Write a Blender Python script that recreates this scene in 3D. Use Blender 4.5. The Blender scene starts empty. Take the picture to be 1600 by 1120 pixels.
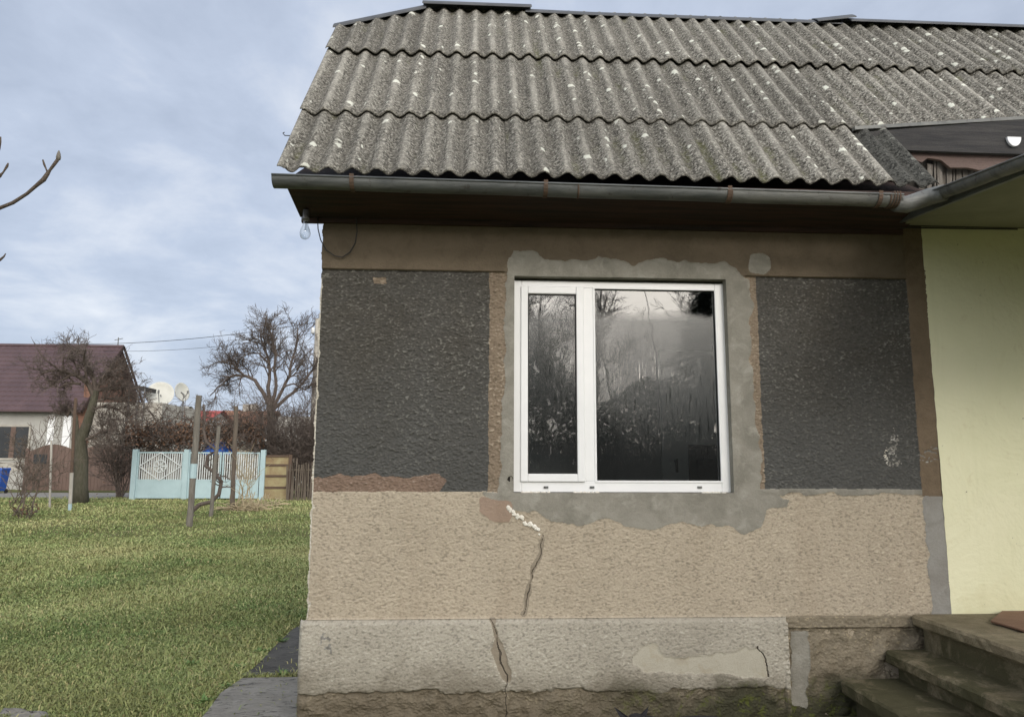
import bpy, math, random
import numpy as np
from math import radians as RAD, sin, cos, pi

scene = bpy.context.scene
COL = scene.collection
random.seed(7)

# ------------------------------------------------------------------ camera
YAW, PITCH, ROLL = RAD(-3.008), RAD(8.309), RAD(0.217)
FPX = 1150.0
_f = np.array([-sin(YAW)*cos(PITCH), cos(YAW)*cos(PITCH), sin(PITCH)])
_r = np.array([cos(YAW), sin(YAW), 0.0])
_u = np.cross(_r, _f)
RT = cos(ROLL)*_r + sin(ROLL)*_u
UP = -sin(ROLL)*_r + cos(ROLL)*_u
CAM = np.array([0.889, -4.2, 1.55])
cd = bpy.data.cameras.new('camera')
cam = bpy.data.objects.new('camera', cd)
COL.objects.link(cam)
import mathutils
M = mathutils.Matrix(((RT[0], UP[0], -_f[0]), (RT[1], UP[1], -_f[1]), (RT[2], UP[2], -_f[2])))
cam.matrix_world = mathutils.Matrix.Translation(CAM.tolist()) @ M.to_4x4()
cd.sensor_width = 36.0
cd.lens = FPX/1600*36.0
cd.clip_start = 0.05
cd.clip_end = 3000
scene.camera = cam

# ------------------------------------------------------------------ world, sun, exposure
SUN_AZ, SUN_EL = RAD(165), RAD(21)
SD = (sin(SUN_AZ)*cos(SUN_EL), cos(SUN_AZ)*cos(SUN_EL), sin(SUN_EL))
SUN_STRENGTH = 0.75
GLOW = 1.6
w = bpy.data.worlds.new('World')
scene.world = w
w.use_nodes = True
nt = w.node_tree
nt.nodes.clear()
def wn(t, **k):
    n = nt.nodes.new(t)
    for a, b in k.items(): setattr(n, a, b)
    return n
def wmath(op, a, b=None, clamp=False):
    n = wn('ShaderNodeMath', operation=op, use_clamp=clamp)
    for i, v in enumerate((a, b)):
        if v is None: continue
        if isinstance(v, (int, float)): n.inputs[i].default_value = v
        else: nt.links.new(v, n.inputs[i])
    return n.outputs[0]
out = wn('ShaderNodeOutputWorld')
bg = wn('ShaderNodeBackground')
nt.links.new(bg.outputs[0], out.inputs[0])
sky = wn('ShaderNodeTexSky', sky_type='NISHITA')
sky.sun_disc = False
sky.sun_elevation = SUN_EL
sky.sun_rotation = SUN_AZ
sky.dust_density = 2.0
sc1 = wn('ShaderNodeVectorMath', operation='SCALE')
nt.links.new(sky.outputs[0], sc1.inputs[0]); sc1.inputs['Scale'].default_value = 0.10
tc = wn('ShaderNodeTexCoord')
sep = wn('ShaderNodeSeparateXYZ'); nt.links.new(tc.outputs['Generated'], sep.inputs[0])
zz = wmath('ADD', wmath('MAXIMUM', sep.outputs[2], 0.0), 0.22)
comb = wn('ShaderNodeCombineXYZ')
nt.links.new(wmath('DIVIDE', sep.outputs[0], zz), comb.inputs[0])
nt.links.new(wmath('DIVIDE', sep.outputs[1], zz), comb.inputs[1])
def wnoise(scale, det, rough, dist=0.0):
    n = wn('ShaderNodeTexNoise')
    n.inputs['Scale'].default_value = scale
    n.inputs['Detail'].default_value = det
    n.inputs['Roughness'].default_value = rough
    n.inputs['Distortion'].default_value = dist
    nt.links.new(comb.outputs[0], n.inputs['Vector'])
    return n.outputs[0]
n1 = wnoise(1.5, 7, 0.56, 0.5)
n2 = wnoise(5.0, 8, 0.62, 0.3)
cl = wmath('ADD', wmath('MULTIPLY', n1, 0.72), wmath('MULTIPLY', n2, 0.28))
ramp = wn('ShaderNodeValToRGB')
nt.links.new(cl, ramp.inputs[0])
cr = ramp.color_ramp
cr.elements[0].position = 0.34; cr.elements[0].color = (0.345, 0.40, 0.505, 1)
cr.elements[1].position = 0.70; cr.elements[1].color = (0.69, 0.72, 0.775, 1)
e = cr.elements.new(0.50); e.color = (0.445, 0.505, 0.62, 1)
mixs = wn('ShaderNodeMix', data_type='RGBA')
mixs.inputs[0].default_value = 0.88
nt.links.new(sc1.outputs[0], mixs.inputs[6]); nt.links.new(ramp.outputs[0], mixs.inputs[7])
# cloud brightness grows towards the hidden sun
dot = wn('ShaderNodeVectorMath', operation='DOT_PRODUCT')
nt.links.new(tc.outputs['Generated'], dot.inputs[0]); dot.inputs[1].default_value = SD
d01 = wmath('MULTIPLY', wmath('ADD', dot.outputs['Value'], 1.0), 0.5)
g = wmath('ADD', wmath('MULTIPLY', wmath('POWER', d01, 3.0), GLOW*0.55), wmath('MULTIPLY', wmath('POWER', d01, 18.0), GLOW))
g = wmath('MULTIPLY', g, wmath('ADD', wmath('MULTIPLY', cl, 1.4), 0.3))
gc = wn('ShaderNodeVectorMath', operation='SCALE'); gc.inputs[0].default_value = (1.0, 0.93, 0.82)
nt.links.new(g, gc.inputs['Scale'])
add = wn('ShaderNodeVectorMath', operation='ADD')
nt.links.new(mixs.outputs[2], add.inputs[0]); nt.links.new(gc.outputs[0], add.inputs[1])
nt.links.new(add.outputs[0], bg.inputs[0])
bg.inputs[1].default_value = 1.0

sl = bpy.data.lights.new('sun', 'SUN')
sl.energy = SUN_STRENGTH; sl.angle = RAD(14); sl.color = (1.0, 0.93, 0.84)
so = bpy.data.objects.new('sun', sl); COL.objects.link(so)
so.rotation_euler = mathutils.Vector(SD).to_track_quat('Z', 'Y').to_euler()
scene.view_settings.view_transform = 'Standard'
scene.view_settings.look = 'None'
scene.view_settings.gamma = 1.0
scene.view_settings.exposure = 0.38

# ------------------------------------------------------------------ helpers
def ray(px, py): return _f + RT*(px-800)/FPX - UP*(py-560)/FPX
def at(px, py, Y):                       # the point at depth Y of the world seen at this spot of the photo
    d = ray(px, py); t = (Y-CAM[1])/d[1]; return CAM + d*t
def W(px, py, Y=0.0):
    p = at(px, py, Y); return (p[0], p[2])
def gz(y):
    t = min(max((y-2.0)/20.0, 0.0), 1.0); return 0.29*t*t*(3-2*t)
def gza(y):
    t = np.clip((y-2.0)/20.0, 0, 1); return 0.29*t*t*(3-2*t)
def G(px, py):                           # the point of the ground seen there
    d = ray(px, py); z = 0.0
    for i in range(20):
        t = (z-CAM[2])/d[2]; p = CAM + d*t; z = gz(p[1])
    return p

class MB:
    def __init__(s): s.v = []; s.f = []; s.m = []; s.mi = 0
    def add(s, vs, fs):
        o = len(s.v); s.v += [tuple(map(float, p)) for p in vs]
        s.f += [tuple(i+o for i in q) for q in fs]; s.m += [s.mi]*len(fs)
    def box(s, a, b):
        x0, y0, z0 = a; x1, y1, z1 = b
        s.add([(x0,y0,z0),(x1,y0,z0),(x1,y1,z0),(x0,y1,z0),(x0,y0,z1),(x1,y0,z1),(x1,y1,z1),(x0,y1,z1)],
              [(0,3,2,1),(4,5,6,7),(0,1,5,4),(1,2,6,5),(2,3,7,6),(3,0,4,7)])
    def bar(s, p, q, wdt, hgt, up=(0,0,1)):  # rectangular bar from p to q
        p = np.array(p, float); q = np.array(q, float); d = q-p; d /= np.linalg.norm(d)
        up = np.array(up, float)
        a = np.cross(d, up)
        if np.linalg.norm(a) < 1e-4: a = np.cross(d, (1,0,0))
        a /= np.linalg.norm(a); b = np.cross(a, d)
        vs = []
        for c in (p, q):
            for i, j in ((-1,-1),(1,-1),(1,1),(-1,1)): vs.append(c + a*wdt/2*i + b*hgt/2*j)
        s.add(vs, [(0,1,2,3),(7,6,5,4),(0,4,5,1),(1,5,6,2),(2,6,7,3),(3,7,4,0)])
    def tube(s, pts, rad, n=6, cap=True):
        pts = [np.array(p, float) for p in pts]
        if not hasattr(rad, '__len__'): rad = [rad]*len(pts)
        vs = []; fs = []
        ref = None
        for i, p in enumerate(pts):
            d = pts[min(i+1, len(pts)-1)] - pts[max(i-1, 0)]
            L = np.linalg.norm(d); d = d/L if L > 1e-9 else np.array((0,0,1.))
            if ref is None:
                ref = np.cross(d, (0.31, 0.9, 0.27)); 
            ref = ref - d*np.dot(ref, d); ref /= (np.linalg.norm(ref)+1e-12)
            b = np.cross(d, ref)
            for k in range(n):
                a = 2*pi*k/n; vs.append(p + (ref*cos(a) + b*sin(a))*rad[i])
        for i in range(len(pts)-1):
            for k in range(n):
                k2 = (k+1) % n
                fs.append((i*n+k, i*n+k2, (i+1)*n+k2, (i+1)*n+k))
        if cap and n > 2:
            fs.append(tuple(range(n-1, -1, -1))); fs.append(tuple((len(pts)-1)*n+k for k in range(n)))
        s.add(vs, fs)
    def lathe(s, c, prof, n=24, axis=(0,0,1)):   # prof: (r, h)
        ax = np.array(axis, float); ax /= np.linalg.norm(ax)
        a = np.cross(ax, (0.1, 1, 0.2)); a /= np.linalg.norm(a); b = np.cross(ax, a)
        vs = []; fs = []
        for r, h in prof:
            for k in range(n):
                t = 2*pi*k/n; vs.append(np.array(c) + ax*h + (a*cos(t)+b*sin(t))*r)
        for i in range(len(prof)-1):
            for k in range(n):
                k2 = (k+1) % n; fs.append((i*n+k, i*n+k2, (i+1)*n+k2, (i+1)*n+k))
        s.add(vs, fs)
    def prism(s, poly, y0, y1):               # polygon in XZ extruded in Y
        n = len(poly)
        vs = [(x, y0, z) for x, z in poly] + [(x, y1, z) for x, z in poly]
        fs = [tuple(range(n-1, -1, -1)), tuple(range(n, 2*n))]
        for i in range(n):
            j = (i+1) % n; fs.append((i, j, n+j, n+i))
        s.add(vs, fs)
    def prismx(s, poly, x0, x1):              # polygon in YZ extruded in X
        n = len(poly)
        vs = [(x0, y, z) for y, z in poly] + [(x1, y, z) for y, z in poly]
        fs = [tuple(range(n)), tuple(range(2*n-1, n-1, -1))]
        for i in range(n):
            j = (i+1) % n; fs.append((j, i, n+i, n+j))
        s.add(vs, fs)
    def prismz(s, poly, z0, z1):
        n = len(poly)
        vs = [(x, y, z0) for x, y in poly] + [(x, y, z1) for x, y in poly]
        fs = [tuple(range(n-1, -1, -1)), tuple(range(n, 2*n))]
        for i in range(n):
            j = (i+1) % n; fs.append((i, j, n+j, n+i))
        s.add(vs, fs)
    def build(s, name, mats, parent=None, smooth=False, bevel=0.0):
        me = bpy.data.meshes.new(name)
        me.from_pydata(s.v, [], s.f); 
        if not isinstance(mats, (list, tuple)): mats = [mats]
        for m in mats: me.materials.append(m)
        if len(mats) > 1: me.polygons.foreach_set('material_index', s.m)
        if smooth: me.polygons.foreach_set('use_smooth', [True]*len(s.f))
        me.validate(); me.update()
        o = bpy.data.objects.new(name, me); COL.objects.link(o)
        if parent is not None: setpar(o, parent)
        if bevel:
            b = o.modifiers.new('bevel', 'BEVEL'); b.width = bevel; b.segments = 2; b.limit_method = 'ANGLE'
        return o

def setpar(o, parent):
    o.parent = parent
    o.matrix_parent_inverse = parent.matrix_basis.inverted() if parent.parent is None else \
        (parent.parent.matrix_basis @ parent.matrix_parent_inverse @ parent.matrix_basis).inverted()
def tag(o, label=None, cat=None, group=None, kind=None):
    if label: o['label'] = label
    if cat: o['category'] = cat
    if group: o['group'] = group
    if kind: o['kind'] = kind
    return o
def empty(name, loc, label, cat, group=None):
    o = bpy.data.objects.new(name, None); COL.objects.link(o)
    o.location = [float(c) for c in loc]; o.empty_display_size = 0.2
    return tag(o, label, cat, group)
def npmesh(name, V, F, mats, parent=None, smooth=False, attrs=None, mi=None):
    me = bpy.data.meshes.new(name)
    k = F.shape[1]
    me.vertices.add(len(V)); me.vertices.foreach_set('co', np.ascontiguousarray(V, dtype=np.float32).ravel())
    me.loops.add(F.size); me.loops.foreach_set('vertex_index', np.ascontiguousarray(F, dtype=np.int32).ravel())
    me.polygons.add(len(F)); me.polygons.foreach_set('loop_start', np.arange(0, F.size, k, dtype=np.int32))
    me.polygons.foreach_set('loop_total', np.full(len(F), k, dtype=np.int32))
    if smooth: me.polygons.foreach_set('use_smooth', np.ones(len(F), dtype=bool))
    me.update(calc_edges=True)
    for n, a in (attrs or {}).items():
        at_ = me.attributes.new(n, 'FLOAT', 'POINT'); at_.data.foreach_set('value', a.astype(np.float32))
    for m in (mats if isinstance(mats, (list, tuple)) else [mats]): me.materials.append(m)
    o = bpy.data.objects.new(name, me); COL.objects.link(o)
    if parent is not None: setpar(o, parent)
    return o

# ------------------------------------------------------------------ materials
class NT:
    def __init__(s, name):
        s.m = bpy.data.materials.new(name); s.m.use_nodes = True
        s.t = s.m.node_tree; s.b = s.t.nodes['Principled BSDF']; s._tc = None
    def n(s, t, **k):
        x = s.t.nodes.new(t)
        for a, b in k.items(): setattr(x, a, b)
        return x
    def co(s):
        if s._tc is None: s._tc = s.n('ShaderNodeTexCoord').outputs['Object']
        return s._tc
    def inp(s, sock, v):
        if v is None: return
        if isinstance(v, bpy.types.NodeSocket): s.t.links.new(v, sock)
        else:
            if isinstance(v, tuple) and len(v) == 3 and sock.type == 'RGBA': v = v + (1,)
            sock.default_value = v
    def scale(s, vec):
        x = s.n('ShaderNodeMapping'); s.inp(x.inputs[0], s.co()); x.inputs['Scale'].default_value = vec
        return x.outputs[0]
    def noise(s, sc, det=4, rough=0.55, dist=0.0, vec=None):
        x = s.n('ShaderNodeTexNoise'); x.inputs['Scale'].default_value = sc
        x.inputs['Detail'].default_value = det; x.inputs['Roughness'].default_value = rough
        x.inputs['Distortion'].default_value = dist
        s.inp(x.inputs['Vector'], vec or s.co()); return x.outputs[0]
    def voro(s, sc, feat='F1', out='Distance', vec=None, rnd=1.0):
        x = s.n('ShaderNodeTexVoronoi', feature=feat); x.inputs['Scale'].default_value = sc
        x.inputs['Randomness'].default_value = rnd
        s.inp(x.inputs['Vector'], vec or s.co()); return x.outputs[out]
    def ramp(s, v, a, b, ca=0.0, cb=1.0):
        x = s.n('ShaderNodeMapRange'); x.clamp = True
        s.inp(x.inputs[0], v); x.inputs[1].default_value = a; x.inputs[2].default_value = b
        x.inputs[3].default_value = ca; x.inputs[4].default_value = cb; return x.outputs[0]
    def math(s, op, a, b=None, clamp=False):
        x = s.n('ShaderNodeMath', operation=op, use_clamp=clamp)
        s.inp(x.inputs[0], a); s.inp(x.inputs[1], b); return x.outputs[0]
    def mix(s, fac, a, b, blend='MIX'):
        x = s.n('ShaderNodeMix', data_type='RGBA', blend_type=blend)
        s.inp(x.inputs[0], fac); s.inp(x.inputs[6], a); s.inp(x.inputs[7], b); return x.outputs[2]
    def xyz(s):
        x = s.n('ShaderNodeSeparateXYZ'); s.inp(x.inputs[0], s.co()); return x.outputs
    def attr(s, name):
        x = s.n('ShaderNodeAttribute'); x.attribute_name = name; return x.outputs['Fac']
    def bump(s, h, dist=0.01, st=1.0):
        x = s.n('ShaderNodeBump'); x.inputs['Strength'].default_value = st; x.inputs['Distance'].default_value = dist
        s.inp(x.inputs['Height'], h); s.t.links.new(x.outputs[0], s.b.inputs['Normal']); return x.outputs[0]
    def col(s, c): s.inp(s.b.inputs['Base Color'], c)
    def set(s, **k):
        for a, v in k.items(): s.inp(s.b.inputs[a.replace('_', ' ')], v)
        return s.m

def simple(name, c1, c2, sc=8.0, rough=0.8, bsc=60.0, bd=0.003, speck=0.0, metallic=0.0, stretch=None, det=6):
    n = NT(name)
    v = n.scale(stretch) if stretch else None
    c = n.mix(n.ramp(n.noise(sc, det, 0.6, 0.3, v), 0.35, 0.65), c1, c2)
    if speck:
        c = n.mix(n.math('MULTIPLY', n.ramp(n.noise(sc*25, 2, 0.6), 0.45, 0.7), speck), c, tuple(x*0.35 for x in c1))
    n.col(c)
    n.bump(n.noise(bsc, 5, 0.65, 0, v), bd)
    return n.set(Roughness=rough, Metallic=metallic)

MAT = {}
# --- wall finishes
def lower_blue(n, c):  # mixes in blue-grey towards the bottom of the panels
    z = n.xyz()[2]
    return n.mix(n.ramp(n.math('ADD', z, n.math('MULTIPLY', n.noise(1.6, 5, 0.6), 0.7)), 2.75, 1.9, 0.0, 0.55), c, (0.076,0.080,0.080))
def roughcast(name, c1, c2, crest, crest_glint=(0.9, 2.2), glint_max=0.8, rough=0.9, dirt_or_tint=None, fine=0.0015, spec=0.3):
    n = NT(name)
    c = n.mix(n.ramp(n.noise(2.2, 5, 0.6, 0.4), 0.35, 0.68), c1, c2)
    c = n.mix(n.ramp(n.noise(160, 3, 0.7), 0.35, 0.75, 0.0, 0.45), c, tuple(x*0.45 for x in c1))
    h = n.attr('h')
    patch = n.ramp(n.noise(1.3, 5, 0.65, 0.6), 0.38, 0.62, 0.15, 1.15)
    wv = n.math('MULTIPLY', n.math('MULTIPLY', n.ramp(h, crest_glint[0], crest_glint[1]), glint_max), patch)
    c = n.mix(wv, c, crest)  # bump tops tinted lighter: sky-lit glints painted into the colour
    # darker tone towards the hollows of the throw
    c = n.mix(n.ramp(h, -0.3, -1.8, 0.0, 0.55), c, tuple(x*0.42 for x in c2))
    if dirt_or_tint: c = dirt_or_tint(n, c)
    n.col(c)
    n.bump(n.noise(260, 4, 0.7), fine)
    return n.set(Roughness=rough, Specular_IOR_Level=spec)

MAT['dark'] = roughcast('charcoal_roughcast', (0.072,0.066,0.056), (0.092,0.089,0.082), (0.24,0.235,0.21), (0.5, 2.2), 0.75, dirt_or_tint=lower_blue)
def beige_dirt(n, c):
    x = n.xyz()
    st = n.noise(3.0, 6, 0.65, 0.3, n.scale((1.0, 1.0, 0.25)))
    c = n.mix(n.ramp(st, 0.50, 0.72, 0.0, 0.4), c, (0.29,0.235,0.17))
    return c
MAT['beige'] = roughcast('beige_roughcast', (0.468,0.405,0.315), (0.40,0.347,0.268), (0.56,0.49,0.39), (0.8, 2.2), 0.5, dirt_or_tint=beige_dirt)
MAT['strip'] = roughcast('bare_brown_roughcast', (0.21,0.165,0.12), (0.265,0.21,0.155), (0.42,0.36,0.28), (0.6, 2.0), 0.7)
MAT['bare'] = roughcast('unpainted_reddish_roughcast', (0.19,0.135,0.105), (0.25,0.175,0.13), (0.40,0.33,0.27), (0.8, 2.2), 0.7)
def sm(name, c1, c2, c3, fine=0.003):
    n = NT(name)
    c = n.mix(n.ramp(n.noise(4.5, 7, 0.65, 0.8), 0.36, 0.62), c1, c2)
    c = n.mix(n.ramp(n.noise(11, 5, 0.6, 0.5), 0.52, 0.70, 0, 0.7), c, c3)
    c = n.mix(n.ramp(n.noise(180, 3, 0.7), 0.4, 0.8, 0.0, 0.35), c, tuple(x*0.5 for x in c1))
    n.col(c)
    n.bump(n.math('ADD', n.noise(45, 6, 0.65), n.math('MULTIPLY', n.noise(220, 3, 0.6), 0.4)), fine)
    return n.set(Roughness=0.9, Specular_IOR_Level=0.25)
MAT['frieze'] = sm('brown_fine_render', (0.135,0.108,0.076), (0.165,0.132,0.094), (0.11,0.088,0.062), 0.005)
MAT['cement'] = sm('grey_cement', (0.21,0.20,0.17), (0.29,0.277,0.24), (0.37,0.358,0.315), 0.0045)
MAT['patchred'] = sm('pinkish_cement', (0.27,0.20,0.15), (0.32,0.24,0.185), (0.25,0.19,0.15))
MAT['pilaster'] = sm('brown_pilaster_render', (0.155,0.118,0.080), (0.20,0.152,0.105), (0.13,0.10,0.07), 0.006)
MAT['greycem'] = sm('grey_pilaster_cement', (0.25,0.24,0.22), (0.29,0.285,0.265), (0.22,0.21,0.19))
MAT['chalk'] = sm('white_chipped_plaster', (0.60,0.57,0.50), (0.48,0.44,0.36), (0.70,0.68,0.62), 0.008)
def pl_dirt(n, c):
    z = n.xyz()[2]
    # damp, mossy foot of the wall
    wet = n.math('ADD', z, n.math('MULTIPLY', n.math('SUBTRACT', n.noise(3.2, 6, 0.65, 0.5), 0.5), 0.55))
    c = n.mix(n.ramp(wet, 0.50, 0.24, 0.0, 0.78), c, (0.12,0.098,0.068))
    x = n.xyz()[0]
    right = n.ramp(n.math('ADD', x, n.math('MULTIPLY', n.noise(2.5, 5, 0.6), 1.0)), 1.9, 2.7, 0.0, 1.0)
    gm = n.math('MULTIPLY', n.ramp(wet, 0.42, 0.26, 0.0, 1.0), right)
    c = n.mix(n.math('MULTIPLY', gm, 0.9), c, (0.042,0.043,0.024))
    mo = n.math('MULTIPLY', n.ramp(n.noise(16, 7, 0.75, 0.6), 0.53, 0.60), n.math('MULTIPLY', n.ramp(z, 0.42, 0.28), right))
    c = n.mix(n.math('MULTIPLY', mo, 0.8), c, (0.10,0.115,0.022))
    return c
MAT['dust'] = roughcast('chalky_smear', (0.26,0.25,0.23), (0.20,0.19,0.17), (0.46,0.45,0.42), (0.2, 1.8), 0.8)
MAT['plinth'] = roughcast('grey_plinth_render', (0.44,0.41,0.345), (0.355,0.328,0.272), (0.58,0.55,0.48), (0.8, 2.2), 0.6, dirt_or_tint=pl_dirt, fine=0.002)
MAT['foot'] = roughcast('crumbling_wall_foot', (0.235,0.20,0.145), (0.29,0.25,0.185), (0.42,0.36,0.25), (0.8, 1.9), 0.75, dirt_or_tint=pl_dirt, fine=0.004)
MAT['peel'] = sm('smooth_peeled_patch', (0.47,0.445,0.37), (0.42,0.39,0.32), (0.36,0.31,0.22))
MAT['crackfill'] = sm('brown_crack_filler', (0.24,0.205,0.155), (0.29,0.25,0.195), (0.19,0.16,0.12))
# yellow wall
n = NT('pale_yellow_paint')
z = n.xyz()[2]
c = n.mix(n.ramp(n.noise(1.3, 5, 0.6, 0.6), 0.35, 0.65), (0.70,0.70,0.475), (0.745,0.735,0.52))
c = n.mix(n.ramp(n.math('ADD', z, n.math('MULTIPLY', n.noise(2.4, 5, 0.6, 0.6), 0.9)), 1.35, 1.15, 0, 0.45), c, (0.60,0.54,0.31))
c = n.mix(n.ramp(n.noise(9, 6, 0.7, 0.9), 0.60, 0.68, 0, 0.4), c, (0.60,0.56,0.36))
c = n.mix(n.ramp(n.noise(2.5, 7, 0.7, 0.4, n.scale((3,1,0.35))), 0.52, 0.66, 0, 0.25), c, (0.60,0.60,0.38))
c = n.mix(n.ramp(n.noise(35, 2, 0.5), 0.76, 0.80, 0, 0.8), c, (0.12,0.11,0.07))
n.col(c)
n.bump(n.math('ADD', n.noise(2.2, 4, 0.6, 0.8), n.math('MULTIPLY', n.noise(50, 5, 0.6), 0.12)), 0.03, 0.7)
MAT['yellow'] = n.set(Roughness=0.75)
n = NT('green_soffit_paint')
n.col(n.mix(n.ramp(n.noise(2.0, 5, 0.6, 0.6), 0.35, 0.65), (0.20,0.21,0.145), (0.26,0.265,0.19)))
n.bump(n.noise(30, 5, 0.6), 0.004)
MAT['soffit'] = n.set(Roughness=0.85)
# roof sheets
def roofmat(name, base, dark, light, lichen=1.0):
    n = NT(name)
    c = n.mix(n.ramp(n.noise(2.5, 6, 0.65, 0.6), 0.36, 0.66), base, dark)
    sp = n.noise(58, 3, 0.7, 0.2)
    c = n.mix(n.ramp(sp, 0.47, 0.56), c, tuple(x*0.30 for x in dark))
    sp2 = n.noise(64, 3, 0.75, 0.4, n.scale((1.0, 1.03, 1.05)))
    c = n.mix(n.ramp(sp2, 0.52, 0.60, 0, 0.85), c, light)
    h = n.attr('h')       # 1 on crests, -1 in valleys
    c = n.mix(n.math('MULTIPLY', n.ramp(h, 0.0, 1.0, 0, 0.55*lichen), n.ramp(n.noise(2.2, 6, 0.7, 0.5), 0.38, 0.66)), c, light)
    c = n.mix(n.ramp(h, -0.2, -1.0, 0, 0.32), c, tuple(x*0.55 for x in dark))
    run = n.noise(2.0, 6, 0.65, 0.3, n.scale((9.0, 0.6, 0.6)))
    c = n.mix(n.ramp(run, 0.52, 0.66, 0, 0.45), c, tuple(x*0.6 for x in dark))
    # round lichens sitting on the crests
    v = n.n('ShaderNodeTexVoronoi', feature='F1'); v.inputs['Scale'].default_value = 13.0
    s_ = n.n('ShaderNodeVectorMath', operation='ADD')
    w_ = n.n('ShaderNodeTexNoise'); w_.inputs['Scale'].default_value = 40; n.inp(w_.inputs['Vector'], n.co())
    ws = n.n('ShaderNodeVectorMath', operation='SCALE'); n.inp(ws.inputs[0], w_.outputs['Color']); ws.inputs['Scale'].default_value = 0.035
    n.inp(s_.inputs[0], n.co()); n.inp(s_.inputs[1], ws.outputs[0]); n.inp(v.inputs['Vector'], s_.outputs[0])
    cs = n.n('ShaderNodeSeparateColor'); n.inp(cs.inputs[0], v.outputs['Color'])
    rad = n.math('MULTIPLY', cs.outputs[0], 0.40)
    inside = n.ramp(n.math('SUBTRACT', rad, v.outputs['Distance']), 0.0, 0.03)
    ph = n.xyz()[2]
    dens = n.ramp(n.math('ADD', cs.outputs[1], n.math('MULTIPLY', n.math('SUBTRACT', n.noise(1.3, 5, 0.65), 0.5), 4.0)), 0.32, 0.38)
    keep = n.math('MULTIPLY', n.math('MULTIPLY', inside, dens), n.ramp(h, -0.1, 0.35))
    c = n.mix(n.math('MULTIPLY', keep, 0.9*lichen), c, (0.66,0.67,0.59))
    # moss in some valleys
    mo = n.math('MULTIPLY', n.ramp(n.noise(1.6, 5, 0.7, 0.4, n.scale((1.6,0.7,0.7))), 0.56, 0.66), n.ramp(h, 0.15, -0.75))
    mo = n.math('MULTIPLY', mo, n.ramp(n.noise(30, 4, 0.7), 0.38, 0.6))
    c = n.mix(n.math('MULTIPLY', mo, 0.75*lichen), c, (0.09,0.095,0.03))
    oi = n.n('ShaderNodeObjectInfo')
    hs = n.n('ShaderNodeHueSaturation'); n.inp(hs.inputs['Color'], c); n.inp(hs.inputs['Value'], n.ramp(oi.outputs['Random'], 0, 1, 0.80, 1.10)); c = hs.outputs[0]
    n.col(c)
    n.bump(n.math('ADD', sp, n.math('MULTIPLY', sp2, 0.8)), 0.006, 0.9)
    return n.set(Roughness=0.95, Specular_IOR_Level=0.2)
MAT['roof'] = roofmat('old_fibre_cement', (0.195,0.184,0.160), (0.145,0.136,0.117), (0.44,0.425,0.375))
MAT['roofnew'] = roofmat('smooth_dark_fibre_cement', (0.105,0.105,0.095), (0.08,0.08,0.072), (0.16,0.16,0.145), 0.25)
n = NT('weathered_zinc')
c = n.mix(n.ramp(n.noise(5, 7, 0.65, 0.4, n.scale((0.8,3,3))), 0.36, 0.64), (0.075,0.082,0.084), (0.145,0.152,0.15))
c = n.mix(n.math('MULTIPLY', n.ramp(n.xyz()[0], 2.15, 2.2), n.ramp(n.noise(4, 6, 0.7, 0.5, n.scale((1,3,3))), 0.36, 0.6)), c, (0.19,0.192,0.182))
c = n.mix(n.ramp(n.noise(14, 6, 0.7, 0.5), 0.58, 0.66, 0, 0.7), c, (0.05,0.042,0.035))
n.col(c); n.bump(n.noise(9, 6, 0.6, 0, n.scale((0.5,2,2))), 0.006)
MAT['gutter'] = n.set(Roughness=0.6, Metallic=0.25)
MAT['gutter2'] = simple('pale_zinc', (0.20,0.215,0.225), (0.12,0.13,0.135), 8, 0.45, 30, 0.002, 0.2, 0.3, (2,0.7,2))
MAT['rust'] = simple('rust', (0.075,0.052,0.038), (0.12,0.075,0.05), 30, 0.85, 120, 0.002)
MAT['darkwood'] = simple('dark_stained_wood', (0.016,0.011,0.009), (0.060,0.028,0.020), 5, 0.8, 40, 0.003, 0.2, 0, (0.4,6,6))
MAT['greywood'] = simple('weathered_grey_board', (0.022,0.022,0.024), (0.055,0.052,0.05), 5, 0.85, 40, 0.004, 0.2, 0, (0.5,8,8))
MAT['redwood'] = simple('reddish_board', (0.10,0.068,0.060), (0.15,0.105,0.09), 5, 0.8, 40, 0.004, 0.2, 0, (0.5,8,8))
MAT['splinter'] = simple('splintered_wood', (0.10,0.085,0.07), (0.23,0.21,0.185), 9, 0.85, 50, 0.006, 0.3, 0, (9,9,0.7))
MAT['ridge'] = simple('dark_ridge_sheet', (0.045,0.05,0.058), (0.075,0.08,0.088), 5, 0.6, 30, 0.002)
MAT['pvc'] = simple('white_pvc', (0.80,0.81,0.82), (0.75,0.765,0.775), 3, 0.3, 8, 0.0008)
MAT['gasket'] = simple('black_rubber', (0.012,0.012,0.013), (0.02,0.02,0.02), 10, 0.6)
MAT['foam'] = simple('white_foam', (0.82,0.80,0.74), (0.70,0.66,0.57), 30, 0.85, 60, 0.008)
MAT['black'] = simple('black_gap', (0.015,0.013,0.011), (0.03,0.026,0.022), 20, 0.9)
MAT['crackline'] = simple('shadowy_crack', (0.055,0.046,0.036), (0.10,0.085,0.066), 20, 0.95)
MAT['room'] = simple('dim_room_plaster', (0.20,0.21,0.22), (0.25,0.26,0.27), 2, 0.9)
MAT['roomdoor'] = simple('painted_room_door', (0.50,0.52,0.52), (0.44,0.46,0.46), 2, 0.5)
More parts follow.
